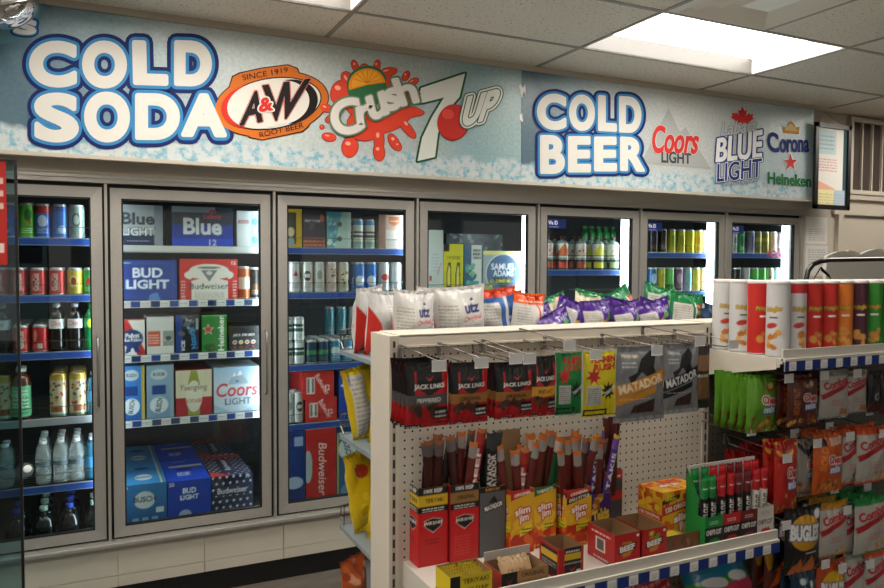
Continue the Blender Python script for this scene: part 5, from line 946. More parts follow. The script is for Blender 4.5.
HK = [('jlp', 404, 449, 361, 427, 439.5, 364, 5, .026, 'red and black jerky bag with grey band', 'leftmost peg hook'),
      ('jlo', 449, 488, 362, 423, 482, 361, 2, .02, 'red and black jerky bag with tan band', 'second peg hook'),
      ('jlo', 494, 534, 363, 418, None, 0, 3, .024, 'red jerky bag with tan band, third stack', 'third peg hook'),
      ('jls', 529, 556, 355, 416, 530, 357, 1, .02, 'red jerky bag with amber band', 'fourth peg hook'),
      ('gg', 554, 582, 350, 416, None, 0, 1, .02, 'green and silver jerky bag with red lettering', 'fifth hook'),
      ('gy', 580.5, 616, 349, 418, 596.5, 353, 1, .02, 'yellow jerky bag with red lettering and black burst', 'sixth hook'),
      ('mo', 613, 664, 345, 421, 657.5, 349, 1, .02, 'grey jerky bag with orange banner and bull', 'seventh hook'),
      ('mb', 662, 698, 343, 413, 700.5, 340, 2, .02, 'grey jerky bag with black banner and bull', 'eighth hook'),
      ('br', 695, 709, 345, 408, 734, 343, 2, .02, 'narrow brown jerky bag beside the upright', 'ninth hook')]
for k, u0, u1, v0, v1, tu, tv, n, dy, nm, hn in HK:
    y = -1.925 if k not in ('mb', 'br') else -1.9
    if k == 'br': y = -1.80
    for r in range(n):
        place_lab = nm if n == 1 else f"{nm}, {('frontmost' if r == 0 else ORD[r]+' back')}"
        o = bagpx(k, u0, u1, v0, v1, y, place_lab, 'jerky bag', None, rz=random.uniform(-.03, .03), T=.62 if n > 1 else .9)
        o.location[1] = y+r*dy; o.location[0] += random.uniform(-.004, .004) if r else 0
    if tu: hook(tu, tv, f'peg hook with price tag above the {nm.split(",")[0]}', -1.95)
    else: hook((u0+u1)/2+2, v0-6, f'wire peg hook holding the {nm.split(",")[0]}', -1.93)
# ---- boxes of meat sticks on the front shelf
ZS = .7125
def open_box(name, x, y, w, d, h, F, S, base, label, cat='display box', backh=0, backcol='#8a6a4a', rz=0, inner='#8a6a4c'):
    t = MB(); cbox(t, w, d, h, F, S, None, base, True)
    t.box(-w/2+.002, w/2-.002, .003, d-.003, .002, .006, inner)
    for q in ((-w/2+.0015, -w/2+.0025, .002, d-.002), (w/2-.0025, w/2-.0015, .002, d-.002), (-w/2+.002, w/2-.002, .0015, .0025), (-w/2+.002, w/2-.002, d-.0025, d-.0015)): t.box(q[0], q[1], q[2], q[3], .004, h-.0005, inner)
    if backh: t.box(-w/2, w/2, d-.003, d, h, backh, backcol)
    o = t.build(name, CARD); o.location = (x, y, ZS); o.rotation_euler = (0, 0, rz); return tag(o, label, cat)
def jlbox(word, bc, side=False):
    def f(w, h):
        c = Cv(w, h, '#b8151a', 4).rect(0, h*.9, w, h, '#121112').rect(0, h*.76, w, h*.9, bc).rect(0, h*.68, w, h*.76, '#121112').text('100% BEEF', w*.5, h*.95, w*.6, h*.045, '#dedcd8', .03).text(word, w*.55, h*.83, w*.62, h*.055, '#1b1712', .03).fine(w*.15, h*.69, w*.85, h*.75, '#dedcd8', 2, .8)
        c.poly([(w*.2, h*.58), (w*.5, h*.61), (w*.82, h*.58), (w*.78, h*.5), (w*.5, h*.42), (w*.24, h*.5)], '#cfcdc9').poly([(w*.215, h*.575), (w*.5, h*.605), (w*.805, h*.575), (w*.765, h*.5), (w*.5, h*.43), (w*.255, h*.5)], '#121112').text('JACK LINKS', w*.5, h*.54, w*.6, h*.045, '#dedcd8', .03)
        return c.fine(w*.25, h*.28, w*.7, h*.37, '#5a0d10', 2, .9) if side == 0 else c.fine(w*.15, h*.1, w*.7, h*.36, '#d8433a', 7, .7)
    return f
open_box('display_box', .916, -1.735, .096, .09, .235, jlbox('TERIYAKI', '#c9a61f', 0)(9.6, 23.5), jlbox('TERI', '#c9a61f', 0)(9, 23.5), '#8c1014', 'tall red meat stick box with yellow band, leftmost on the front shelf')
open_box('display_box', 1.016, -1.745, .096, .09, .235, jlbox('ORIGINAL', '#8f6a38', 1)(9.6, 23.5), None, '#8c1014', 'tall red meat stick box with tan band beside the yellow-banded one')
open_box('display_box', 1.113, -1.745, .09, .09, .215, Cv(9, 21.5, '#55575a', 4).rect(0, 19.8, 9, 21.5, '#131313').text('MATADOR', 4.8, 15.3, 6.2, 1.5, '#e0e0de', .03, 0, 12, '#111', .35).poly([(3, 16.4), (5, 18.6), (6, 17), (6.4, 16.6)], '#111').text('FLAMIN HOT', 4.5, 20.6, 5, .9, '#c98a2a', .02), None, '#404244', 'grey meat stick box with slanted black word mark')
def slim(tc, word, deli=False):
    def f(w, h):
        c = Cv(w, h, '#d9a820', 4).blobs(0, 0, w, h*.35, ['#c4451a', '#d8651c', '#b8301a'], 26, 2.4).blobs(0, h*.35, w, h*.6, ['#e0b82c', '#d89a1e'], 12, 2).poly([(0, h*.84), (w, h*.94), (w, h), (0, h)], tc).text(word, w*.5, h*.93, w*.7, h*.05, '#efe6da', .03, 0, 8)
        if deli: c.poly([(0, h*.74), (w, h*.86), (w, h*.94), (0, h*.84)], '#121212').text('DELI STYLE', w*.5, h*.84, w*.8, h*.05, '#efe6da', .03, 0, 9)
        c.text('slim', w*.5, h*.67, w*.62, h*.12, '#efe9df', .03, 0, 9, '#b3201c', .35).text('jim', w*.56, h*.54, w*.4, h*.15, '#efe9df', .03, 0, 9, '#b3201c', .35)
        return c.poly([(w*.4, h*.27), (w*.9, h*.35), (w*.9, h*.45), (w*.4, h*.37)], '#d8cf2a').fine(w*.45, h*.31, w*.88, h*.42, '#2a2a12', 2).fine(w*.1, h*.05, w*.8, h*.1, '#e0c040', 1)
    return f
open_box('display_box', 1.205, -1.77, .085, .09, .2, slim('#b3201c', 'ORIGINAL')(8.5, 20), slim('#b3201c', '')(9, 20), '#b8861a', 'yellow stick box with red top flash and tall brown backboard', backh=.37, inner='#9a7a58')
open_box('display_box', 1.297, -1.755, .085, .09, .195, slim('#1a6a35', 'TABASCO')(8.5, 19.5), None, '#b8861a', 'yellow stick box with green top flash')
open_box('display_box', 1.40, -1.795, .095, .1, .185, slim('#b3201c', 'ORIGINAL', True)(9.5, 18.5), slim('#b3201c', '', True)(10, 18.5), '#b8861a', 'yellow stick box with black deli band', backh=.33, inner='#9a7a58')
open_box('display_box', 1.50, -1.775, .08, .09, .15, Cv(8, 15, '#33185c', 4).blobs(0, 9, 4, 15, ['#c98a2a', '#8a5a1e'], 10, 1.4).text('Takis', 4.2, 8, 6.4, 4.2, '#d8b82a', .05, .2, 12).fine(1, 2, 7, 4, '#8a7ab8', 2), None, '#271247', 'purple stick box with yellow lettering')
open_box('display_box', 1.593, -1.72, .08, .045, .2, Cv(8, 20, '#3a3c40', 4).rect(0, 17, 8, 20, '#a81c1c').rect(0, 10, 8, 13, '#a81c1c').fine(1, 17.6, 7, 19, '#ddd', 1), None, '#2a2c30', 'dark grey box with red flashes behind the purple one')
def stick(k, base, topc, clear='#8f8a88', tx=None):
    def F(w, h):
        c = Cv(w, h, base, 4).rect(0, h*.94, w, h, topc).rect(0, h*.8, w, h*.94, clear)
        if tx: c.text(tx, w*.5, h*.5, h*.5, w*.5, '#dcd6d0', .02, 0, 90)
        return c
    defbag(k, 'meat_stick', .022, .26, .012, F, seed=hash(k) % 97 if False else len(k)+31, wr=.5, crimp=.03)
stick('sm', '#38140f', '#9a5a2a', '#5f5658'); stick('sr', '#8c1a1c', '#b86a3a', '#9a2a22', 'BEEF'); stick('sk', '#1b1715', '#3a3a3a', '#2a2726'); stick('sM', '#16171a', '#3a3c40', '#3a3c40', 'MATADOR')
stick('so', '#5a1c16', '#c96a1e', '#8d8580'); stick('sg', '#1a4a2a', '#c96a1e', '#b9a89c'); stick('sp', '#43207a', '#c9a82a', '#6a4a9a', 'TAKIS'); stick('sd', '#3a0f10', '#5a1818', '#4a1414')
SN = {'sm': 'maroon', 'sr': 'red', 'sk': 'black', 'sM': 'black lettered', 'so': 'maroon orange-tipped', 'sg': 'green orange-tipped', 'sp': 'purple', 'sd': 'dark red'}
STK = [('yellow-banded red box', .916, -1.69, .03, [('sm', -2, 0, .16), ('sm', 3, .7, .17), ('sk', 5, -.2, .13), ('sm', -6, .5, .15), ('sk', 10, 1, .14), ('sm', 1, .9, .15)], 0),
       ('tan-banded red box', 1.016, -1.70, .03, [('sm', -5, -.4, .165), ('so', 3, .1, .17), ('sm', 8, .8, .17), ('sr', 11, .9, .185), ('sm', -2, .5, .15)], 0),
       ('grey box', 1.113, -1.70, .025, [('sM', 2, -.2, .165), ('sM', 6, .6, .16), ('sk', -3, .2, .13)], 0),
       ('red-flashed yellow box', 1.205, -1.72, .03, [('so', -8, -1, .12), ('sr', 6, .3, .1), ('so', 10, .9, .115), ('so', 12, .7, .12)], 0),
       ('green-flashed yellow box', 1.297, -1.71, .03, [('so', 7, -.9, .14), ('sg', 9, -.3, .14), ('so', 10, .2, .15), ('sg', 11, .7, .13), ('so', 8, .95, .14)], 0),
       ('deli stick box', 1.40, -1.745, .035, [('so', -6, -.9, .09), ('so', -2, -.3, .12), ('so', 5, .1, .13), ('sm', 9, .5, .12), ('so', 14, .9, .13), ('so', 2, .6, .14)], 0),
       ('purple box', 1.50, -1.73, .03, [('sp', 6, -.7, .12), ('so', 2, .0, .1), ('sp', 12, .5, .14), ('sp', 16, .9, .12), ('sm', 9, -.2, .11)], 0),
       ('dark grey box', 1.593, -1.70, .02, [('sd', -3, -.6, .17), ('sd', 2, .1, .18), ('sk', 5, .7, .15)], 0)]
for bn, x, y, sp_, L, _ in STK:
    L = L+[(L[i % len(L)][0], random.uniform(-5, 10), random.uniform(-1, 1), L[i % len(L)][3]*random.uniform(.8, 1.02)) for i in range(3)]
    for i, (k, tilt, off, up) in enumerate(L):
        place(k, (x+off*sp_, y+(i % 3)*.017-.02, ZS+.012+(up-.03)*.9), (R_(random.uniform(-3, 3)), R_(tilt), random.uniform(-.3, .3)), f'{SN[k]} meat stick, {ORD[i]} from left in the {bn}', 'meat stick', f'{SN[k]} meat sticks in the {bn}', (1.4, 1.1, .95))
# low front boxes
open_box('display_box', .905, -2.0, .125, .09, .078, Cv(12.5, 7.8, '#cdb51c', 4).rect(0, 3, 3, 7.8, '#151413').text('TERIYAKI', 7.6, 6.0, 7.6, 1.3, '#1b1712', .03).text('BEEF STRIP', 7.6, 3.8, 7.6, 1.1, '#1b1712', .03).rect(0, 0, 12.5, 1.5, '#151413'), Cv(9, 7.8, '#cdb51c', 4).rect(0, 0, 9, 2, '#1a1a18'), '#b8a01a', 'low yellow jerky strip box at the left front of the shelf')
open_box('display_box', 1.072, -2.0, .15, .1, .06, Cv(15, 6, '#9a7242', 4).rect(0, 0, 5, 6, '#141212').text('ORIGINAL', 10, 4.6, 7.5, 1.2, '#201812', .03).poly([(1.5, 4), (2.5, 3), (3.6, 4.2), (2.5, 2.4)], '#b8222a').fine(6, 1.6, 13.5, 3.2, '#3a2a1a', 1), Cv(10, 6, '#a8161a', 4), '#a8161a', 'low brown and black jerky box with a white open flap', backh=.085, backcol='#b9b2a8')
open_box('display_box', 1.235, -1.985, .085, .1, .09, Cv(8.5, 9, '#a8161a', 5).rect(2, 0, 7.5, 9, '#141212').rect(2, 5.4, 7.5, 7.2, '#c9a81f').fine(2.4, 7.5, 7, 8.6, '#ddd', 1).fine(1.8, 4.2, 7.8, 5.1, '#a8a6a2', 1).poly([(3.4, 3.4), (4.6, 1.9), (6, 3.5), (4.6, 2.6)], '#b8222a').rect(6, .8, 7.4, 2.4, '#ccc'), Cv(10, 9, '#a8161a', 4).rect(1, 1, 9, 8, '#171515').rect(1, 5, 9, 7, '#c9a81f').fine(1.5, 3, 8.5, 4.6, '#aaa', 2), '#8c1014', 'open red and black box with a yellow band, between the low boxes')
defbag('pkt', 'jerky_strip', .05, .07, .012, lambda w, h: Cv(w, h, '#8f8a80', 4).rect(0, h*.7, w, h, '#a8901c').fine(w*.1, h*.1, w*.9, h*.6, '#4a4844', 4), seed=41, wr=.5)
defbag('pkb', 'jerky_strip', .1, .07, .012, lambda w, h: Cv(w, h, '#a88a66', 4).text('ORIGINAL', w*.5, h*.5, w*.7, h*.2, '#6a3a2a', .02), seed=42, wr=.5)
for q in range(2):
    for r in range(4): place('pkt', (.877+q*.055, -1.99+r*.018+.008, ZS+.008), (R_(-12), 0, 0), f"silver and yellow jerky strip, {('left', 'right')[q]} stack, {ORD[r]} from front, in the yellow box", 'jerky strip', 'jerky strips in the low yellow box')
for r in range(3): place('pkb', (1.075+r*.006, -1.975+r*.024, ZS+.012), (R_(-35), 0, 0), f'tan jerky strip, {ORD[r]} from front, in the low brown box', 'jerky strip', 'jerky strips in the low brown box')
def beef(w, h): return Cv(w, h, '#b01a1c', 5).text('ORIGINAL', w*.5, h*.7, w*.4, h*.07, '#c9a81f', .02).poly([(w*.16, h*.4), (w*.84, h*.5), (w*.84, h*.7), (w*.16, h*.62)], '#141212').text('BEEF', w*.5, h*.55, w*.58, h*.17, '#dedcd6', .05, 0, 6).poly([(w*.3, h*.4), (w*.7, h*.46), (w*.6, h*.32), (w*.34, h*.28)], '#b8842a').poly([(w*.4, h*.14), (w*.5, h*.06), (w*.62, h*.15), (w*.5, h*.02)], '#ddd').ell(w*.9, h*.88, w*.05, h*.04, '#ddd')
open_box('display_box', 1.437, -1.985, .095, .13, .1, beef(9.5, 10), Cv(13, 10, '#a8191b', 4).rect(4, 3, 8.5, 7, '#d8d4d0').rect(4.6, 3.4, 7.9, 6.6, '#5a5654').fine(2, 8, 11, 9.2, '#ddd', 1).fine(3, .6, 10, 2, '#ddd', 1), '#8c1014', 'open red beef box, left one of the pair')
open_box('display_box', 1.54, -1.985, .095, .13, .1, beef(9.5, 10).blobs(3, 7, 7, 8.6, ['#5a9a2a', '#c9b82a'], 8, .8), None, '#8c1014', 'open red beef box, right one of the pair')
open_box('display_box', 1.68, -1.965, .15, .12, .055, Cv(15, 5.5, '#6a4126', 4).blobs(2, 1, 12, 4, ['#8a5a2c', '#5a3018'], 8, 1.2), None, '#5a341e', 'low open brown box in front of the big yellow carton')
tag(MB().box(-.05, .05, 0, .07, 0, .022, '#8a8028').add([(-.03, 0, .0225), (.03, 0, .0225), (.02, .05, .03), (-.02, .05, .03)], [(0, 1, 2, 3)], '#b8a83a').build('snack_packet', FOIL), 'olive yellow snack packet lying inside the low brown box', 'snack packet').location = (1.68, -1.94, ZS+.007)
SJ = lambda w, h: Cv(w, h, '#d8a220', 4).blobs(0, h*.6, w, h, ['#c8601c', '#b83a1a', '#e0b830'], 24, 2).blobs(0, 0, w, h*.3, ['#c8601c', '#e0b830'], 10, 2)
F = SJ(18, 15).poly([(0, 7.2), (18, 9.6), (18, 12.4), (0, 10)], '#b3201c').text('120 ORIGINAL', 8.4, 9.8, 13.5, 1.7, '#efe6da', .04, 0, 8).poly([(0, 10.8), (8, 12.2), (8, 13.6), (0, 12.2)], '#151412').fine(1.5, 11.9, 6.5, 12.9, '#d8c42a', 1, .9, .8).text('slim', 9.5, 6.1, 8.4, 2.6, '#efe9df', .05, 0, 8, '#b3201c', .4).text('jim', 10.4, 2.9, 5.4, 3.6, '#efe9df', .05, 0, 8, '#b3201c', .4).ell(16, 12.8, 1.2, 1.2, '#c8842a')
S = SJ(12, 15).rect(0, 5.6, 12, 7.6, '#b3201c').text('120 ORIGINAL', 6, 6.6, 10, 1.1, '#efe6da', .03).text('slim jim', 6, 3.4, 9, 2.6, '#efe9df', .03, 0, 0, '#b3201c', .25)
T_ = SJ(18, 12).text('slim jim', 9, 6, 9, 3.4, '#efe9df', .04, 0, 0, '#b3201c', .4)
o = cbox(MB(), .175, .11, .15, F, S, T_, '#b8861a').build('snack_carton', CARD); o.location = (1.748, -1.88, ZS+.012); o.rotation_euler = (0, 0, .05)
tag(o, 'big closed yellow and orange carton with red diagonal band', 'carton'); MB().box(-.07, .07, .02, .11, -.0125, 0, '#9a7a58').build('base_pad', CARD, o)
def chef(cx, col, dark, nm, colw, red):
    t = empty('display_tray', (cx, -1.985, ZS)); w = .076
    F = Cv(8.95, 13.5, dark, 5).poly([(0, 6.6), (0, 13), (1.4, 10), (8.95, 9.8), (8.95, 6.6)], col).rect(0, 9.9, 8.95, 13.5, dark).rect(0, 6.4, 8.95, 10, col).fine(2.2, 7.4, 6.6, 8.6, colw, 2, .8).text("CHEF'S CUT", 4.5, 4.9, 7.4, 1.6, '#e6e4e0' if dark != '#c9c4bd' else '#1b1a1a', .04).poly([(1.8, .6), (1.8, 1.8), (3, 2.8), (6.4, 3.0), (7.4, 2.2), (7.2, .6), (6, .6), (5.6, 1.3), (3.6, 1.3), (3.2, .6)], red)
    F.a = F.a[:int(F.a.shape[0]*10/13.5)]; F.ny = F.a.shape[0]//SS; F.a = F.a[:F.ny*SS]
    m = cbox(MB(), w, .085, .1, F, Cv(8.5, 10, col if dark != '#c9c4bd' else '#c9c4bd', 3), None, col, True)
    m.add([(-w/2, .03, .1), (-w/2, .085, .1), (-w/2, .085, .245), (-w/2, .03, .16)], [(0, 1, 2, 3)], col); m.build('tray', CARD, t)
    m2 = MB().box(-w/2, w/2, .082, .085, .1, .245, '#cfcac4'); m2.build('back_card', CARD, t)
    return tag(t, nm, 'display tray')
for i, (cx, col, dark, cw, red, nm) in enumerate(((1.783, '#15803a', '#121212', '#bfe0c4', '#15803a', 'green'), (1.860, '#b51c22', '#121212', '#efd8d4', '#b51c22', 'bright red'), (1.937, '#6a161a', '#121212', '#d8c4c0', '#6a161a', 'maroon'), (2.012, '#b51c22', '#c9c4bd', '#8a8480', '#b5302a', 'white'))):
    w = .076; chef(cx, col if dark != '#c9c4bd' else '#c4beb6', dark, f'{nm} meat stick tray with bull mark, {ORD[i]} of four at the right end', cw, red)
    tx = "CHEF'S CUT"; key = 'cc'+str(i)
    Fm = (lambda col, dark, tx: lambda w, h: Cv(w, h, dark if dark != '#c9c4bd' else '#cfcac2', 5).rect(0, h*.62, w, h, col).rect(0, h*.93, w, h, col).fine(w*.2, h*.78, w*.8, h*.82, '#e8d8d4', 1).text(tx, w*.5, h*.34, h*.42, w*.6, '#e6e4e0' if dark != '#c9c4bd' else '#1b1a1a', .03, 0, 90))(col, dark, tx)
    defbag(key, 'meat_stick', .034, .19, .02, Fm, seed=60+i, wr=.5, crimp=.03)
    n = 0
    for r in range(2):
        for q in range(2): 
            place(key, (cx-.018+q*.036, -1.957+r*.035, ZS+.035+r*.018), (0, R_(random.uniform(-2, 2)), 0), f"{nm}-topped meat stick, {('left', 'right')[q]} one, {('front', 'back')[r]} row of the {nm} tray", 'meat stick', f'meat sticks in the {nm} tray')
# ---- chip tubes
def tube_can(k, col, band, fl, dark=False, label=None, nutri=False):
    def f():
        t = empty('chip_tube'); r, h = .0375, .235; W, H = 2*PI*r*100, h*100; cv = Cv(W, H, col, 3.4); cx = W/2
        if band: cv.rect(0, H*.86, W, H, band)
        cv.text('Pringles', cx, H*.64, 5.4, 1.9, '#c9a62a', .04, .1, 4, '#6a4a18' if not dark else '#2a1a0a', .14)
        cv.rect(cx-1.3, H*.52, cx+1.5, H*.545, '#e8e4de' if fl != 'w' else '#55565a').blobs(cx-1.8, H*.12, cx+2, H*.34, ['#c98a3a', '#d8a04a', '#b8702a'], 7, 1.5).ell(cx-.6, H*.42, 2., .9, '#b0302a' if fl == 'w' else col, 10)
        cv.rect(cx-11, 0, cx-6.5, H*.8, '#c5c1a8').fine(cx-10.6, H*.3, cx-7, H*.78, '#6a6a5c', 14)
        a = -PI/2+(np.arange(cv.nx+1)/cv.nx-.5)*2*PI; zz = np.linspace(.004, h-.004, cv.ny); cc = cv.cols()
        P = np.stack([np.full((cv.ny, 1), r)*np.cos(a), np.full((cv.ny, 1), r)*np.sin(a), np.repeat(zz[:, None], cv.nx+1, 1)], -1)
        MB().grid(P, np.concatenate([cc, cc[:, :1]], 1)).lathe([(r*.98, 0, '#999'), (r*1.01, .004, '#aaa'), (r, .006, '#aaa')], 28).build('tube_body', CARD, t, True)
        MB().lathe([(r*1.02, h-.005, '#d9cfcb'), (r*1.04, h-.003, '#e0d6d2'), (r*1.04, h+.004, '#e0d6d2'), (r*.98, h+.006, '#d9cfcb')], 28).build('lid', CARD, t, True); return t
    KIND[k] = f
for k, c, b, fl in (('pw', '#c6c6c6', None, 'w'), ('pp', '#c4c2c2', '#b5202a', 'w'), ('pr', '#c0241c', None, 'r'), ('po', '#d8741e', None, 'r'), ('pv', '#4a1a2c', None, 'r'), ('pg', '#2f8a2c', None, 'r'), ('pb', '#1d3a6a', None, 'r')): tube_can(k, c, b, fl)
PN = {'pw': 'white', 'pp': 'white and pink-topped', 'pr': 'red', 'po': 'orange', 'pv': 'plum', 'pg': 'green', 'pb': 'navy'}
ZP = 1.3025; fr_ = ['pw', 'pp', 'pr', 'pr', 'po', 'pv', 'pg', 'pg', 'pr', 'pb', 'po', 'pw']; xp = 2.097
for c in range(12):
    kinds = [fr_[c], 'pr', 'pw', 'pw'] if c == 0 else [fr_[c]]*2
    for r, k in enumerate(kinds):
        yy = -1.945+r*.0795; x = xp+c*.0795-(.0 if c else 0)
        place(k, (x, yy, ZP), (0, 0, random.uniform(-.25, .1)-.35 if not (c == 0 and r == 0) else -1.25), f"{PN[k]} chip tube, {ORD[c]} column from left, {('front', 'second', 'third', 'fourth')[r]} row", 'chip tube', f'{PN[k]} chip tubes on the top shelf', (1, 1, 1.06))
# ---- second bay: rows of hanging bags
def chex(bg, extra):
    def f(w, h):
        c = Cv(w, h, bg, 3.2); extra(c, w, h); return c.text('Chex', w*.66, h*.56, w*.5, h*.14, '#b8222a', .05, 0, -6, '#e6e2dc', .35).text('mix', w*.66, h*.4, w*.4, h*.12, '#d8e0ea', .05, 0, 0, '#2a5aa8', .4).blobs(w*.1, h*.04, w*.9, h*.26, ['#b8702a', '#8a4a1c', '#c9934a'], 14, 1.3)
    return f
defbag('cg', 'snack_bag', .15, .2, .045, chex('#5c9228', lambda c, w, h: c.ell(w*.7, h*.78, w*.16, h*.08, '#8a4a2a').ell(w*.7, h*.8, w*.1, h*.05, '#c9c06a')), seed=71)
defbag('cb', 'snack_bag', .15, .2, .05, chex('#52231a', lambda c, w, h: c.text('HONEY NUT', w*.22, h*.5, h*.5, w*.16, '#a8602a', .03, 0, 90).blobs(w*.4, h*.72, w*.8, h*.9, ['#b89a8a', '#8a6a5a'], 6, 1.2)), seed=72)
defbag('co', 'snack_bag', .15, .22, .05, chex('#c0541c', lambda c, w, h: c.text('BOLD', w*.28, h*.6, h*.4, w*.2, '#d8842a', .03, 0, 80).rect(w*.5, h*.8, w*.95, h*.92, '#c9a89a').ell(w*.3, h*.86, w*.12, h*.07, '#2a1f3a')), seed=73)
defbag('cr', 'snack_bag', .15, .24, .05, chex('#a8221c', lambda c, w, h: c.blobs(0, h*.7, w, h, ['#c9a03a', '#7a1a14', '#b8402a'], 14, 1.6)), seed=74)
defbag('cs', 'snack_bag', .15, .22, .05, chex('#8a8680', lambda c, w, h: c.poly([(0, h), (w*.5, h*.8), (w, h), (w, h*.9), (w*.5, h*.7), (0, h*.9)], '#2a2a30')), seed=75)
def combos(topc):
    def f(w, h): return Cv(w, h, '#aeaba5', 3.2).rect(0, h*.87, w, h, topc).poly([(w*.02, h*.5), (w*.3, h*.6), (w*.98, h*.74), (w*.98, h*.66), (w*.4, h*.52), (w*.06, h*.4)], '#a01c26').text('Combos', w*.5, h*.73, w*.86, h*.16, '#b01c28', .05, 0, 12).fine(w*.3, h*.28, w*.7, h*.42, '#b5483a', 3, .7).blobs(w*.5, h*.04, w*.95, h*.2, ['#b8702a', '#c99a5a'], 7, 1.2).rect(0, 0, w, h*.04, topc)
    return f
defbag('ko', 'snack_bag', .15, .2, .05, combos('#c9491c'), seed=76); defbag('kg', 'snack_bag', .15, .2, .05, combos('#a87a1c'), seed=77); defbag('kn', 'snack_bag', .15, .2, .05, combos('#1a7a3a'), seed=78); defbag('kr', 'snack_bag', .15, .2, .05, combos('#8a8886'), seed=79)
def bug(bg, ov): return lambda w, h: Cv(w, h, bg, 3.2).ell(w*.5, h*.62, w*.42, h*.26, ov).text('BUGLES', w*.5, h*.62, w*.8, h*.24, '#dfe2e6', .06, 0, -6, '#3a3f6a', .35).poly([(w*.1, 0), (w*.4, h*.24), (w*.5, h*.06), (w*.7, h*.26), (w*.9, 0)], '#b8602a').ell(w*.86, h*.86, w*.1, h*.07, '#c9ccd6').fine(w*.5, h*.3, w*.8, h*.36, '#ddd', 1)
defbag('bk', 'snack_bag', .17, .25, .055, bug('#131313', '#b8891c'), seed=80); defbag('bo', 'snack_bag', .17, .25, .055, bug('#b0481c', '#c9a01c'), seed=81)
defbag('dk_', 'snack_bag', .12, .2, .04, lambda w, h: Cv(w, h, '#1d1a1c', 3).text('G', w*.5, h*.4, w*.4, h*.2, '#8a8684', .04).rect(0, 0, w, h*.25, '#4a1a1c'), seed=82)
defbag('rd', 'snack_bag', .16, .24, .06, lambda w, h: Cv(w, h, '#8e1c1a', 3).blobs(0, 0, w, h, ['#7a1614', '#a8281e', '#b8442a'], 20, 2), seed=83)
defbag('bn', 'snack_bag', .15, .22, .05, lambda w, h: Cv(w, h, '#5a2418', 3).poly([(0, h*.85), (w*.4, h*.95), (w*.5, h*.6), (w*.1, h*.5)], '#b88a1c').poly([(w*.2, h*.1), (w*.6, h*.6), (w*.9, h*.2)], '#b0521c').ell(w*.85, h*.7, w*.1, h*.06, '#c9702a'), seed=84)
defbag('bs', 'snack_bag', .15, .22, .05, lambda w, h: Cv(w, h, '#16344e', 3).blobs(w*.3, h*.3, w*.9, h*.9, ['#4a7a9a', '#c9d0d4', '#1d4a6a'], 10, 1.4), seed=85)
B2 = [('cg', 745, 777, 374, 432, -1.90, 5, .036, 'lime green snack mix bag', 'top'), ('cb', 785, 818, 374, 426, -1.955, 3, .04, 'dark brown snack mix bag', 'top'), ('kr', 818, 848, 369, 418, -1.955, 3, .04, 'silver bag with red script, white top', 'top'),
      ('kr', 842, 866, 370, 413, -1.93, 2, .04, 'silver bag with red script near dark bags', 'top'), ('dk_', 866, 880, 372, 412, -1.93, 2, .05, 'black snack bag left of another', 'top'), ('dk_', 880, 897, 372, 414, -1.93, 2, .05, 'black snack bag cut by the right edge', 'top'),
      ('cr', 772, 797, 440, 512, -1.955, 2, .045, 'bright red snack mix bag', 'middle'), ('cs', 793, 815, 438, 496, -1.93, 2, .045, 'grey striped snack mix bag', 'middle'), ('co', 811, 842, 433, 492, -1.96, 3, .045, 'orange snack mix bag with dark dot', 'middle'),
      ('ko', 840, 858, 428, 484, -1.94, 2, .045, 'silver bag with orange top, partly hidden', 'middle'), ('ko', 855, 886, 426, 482, -1.96, 2, .045, 'silver bag with red script and orange top', 'middle'),
      ('bk', 783, 819, 506, 572, -1.965, 3, .045, 'black corn snack bag with gold oval', 'lower'), ('kg', 817, 847, 501, 556, -1.96, 3, .05, 'silver bag with gold-brown top', 'lower'), ('kn', 842, 858, 502, 556, -1.93, 2, .045, 'silver bag with green top, partly hidden', 'lower'), ('kn', 852, 888, 496, 553, -1.96, 3, .05, 'silver bag with red script and green top', 'lower'),
      ('bn', 762, 784, 545, 590, -1.9, 2, .045, 'brown snack bag under the shelf end', 'lowest'), ('bs', 790, 812, 568, 640, -1.96, 2, .045, 'dark blue snack bag', 'lowest'), ('bo', 813, 844, 560, 640, -1.96, 2, .045, 'orange corn snack bag with gold oval', 'lowest'), ('kr', 842, 864, 550, 610, -1.94, 2, .045, 'silver bag with red script behind the orange one', 'lowest'), ('ko', 862, 890, 548, 604, -1.95, 2, .045, 'silver bag with orange top at the lower right', 'lowest'),
      ('rd', 722, 752, 447, 520, -1.78, 1, .05, 'dark red bag half hidden behind the trays', 'middle'), ('rd', 750, 774, 444, 520, -1.84, 2, .05, 'dark red bag beside the bright red one', 'middle')]
for k, u0, u1, v0, v1, y, n, dy, nm, rn in B2:
    for r in range(n):
        o = bagpx(k, u0, u1, v0, v1, y, nm+(f', {ORD[r]} of {n} on its hook' if n > 1 else ''), 'snack bag', None, rz=random.uniform(-.1, .1) if n < 3 else random.uniform(-.03, .03), T=.72); o.location[1] = y+r*dy
for u, v, nm in ((789.5, 377, 'dark brown bags'), (825, 374, 'silver bags of the top row'), (858, 372, 'second silver bags of the top row'), (788, 457, 'bright red bags'), (818, 442, 'orange mix bags'), (851, 435, 'orange-topped silver bags'), (884, 432, 'right edge bags'),
                 (787, 524, 'black corn snack bags'), (848, 509, 'green-topped silver bags'), (826, 563, 'orange corn snack bags'), (843, 567, 'lowest silver bags'), (871, 563, 'lower right silver bags')):
    hook(u, v, f'peg hook with price tag before the {nm}', -1.985)
for i, (u, v) in enumerate(((752, 430), (768, 425), (790, 420), (815, 415), (842, 412), (870, 410), (800, 490), (835, 488), (868, 486), (795, 432), (830, 425))):
    hook(u, v, f'empty wire peg hook on the grey panel, {ORD[i]} bare hook', -1.9, None)
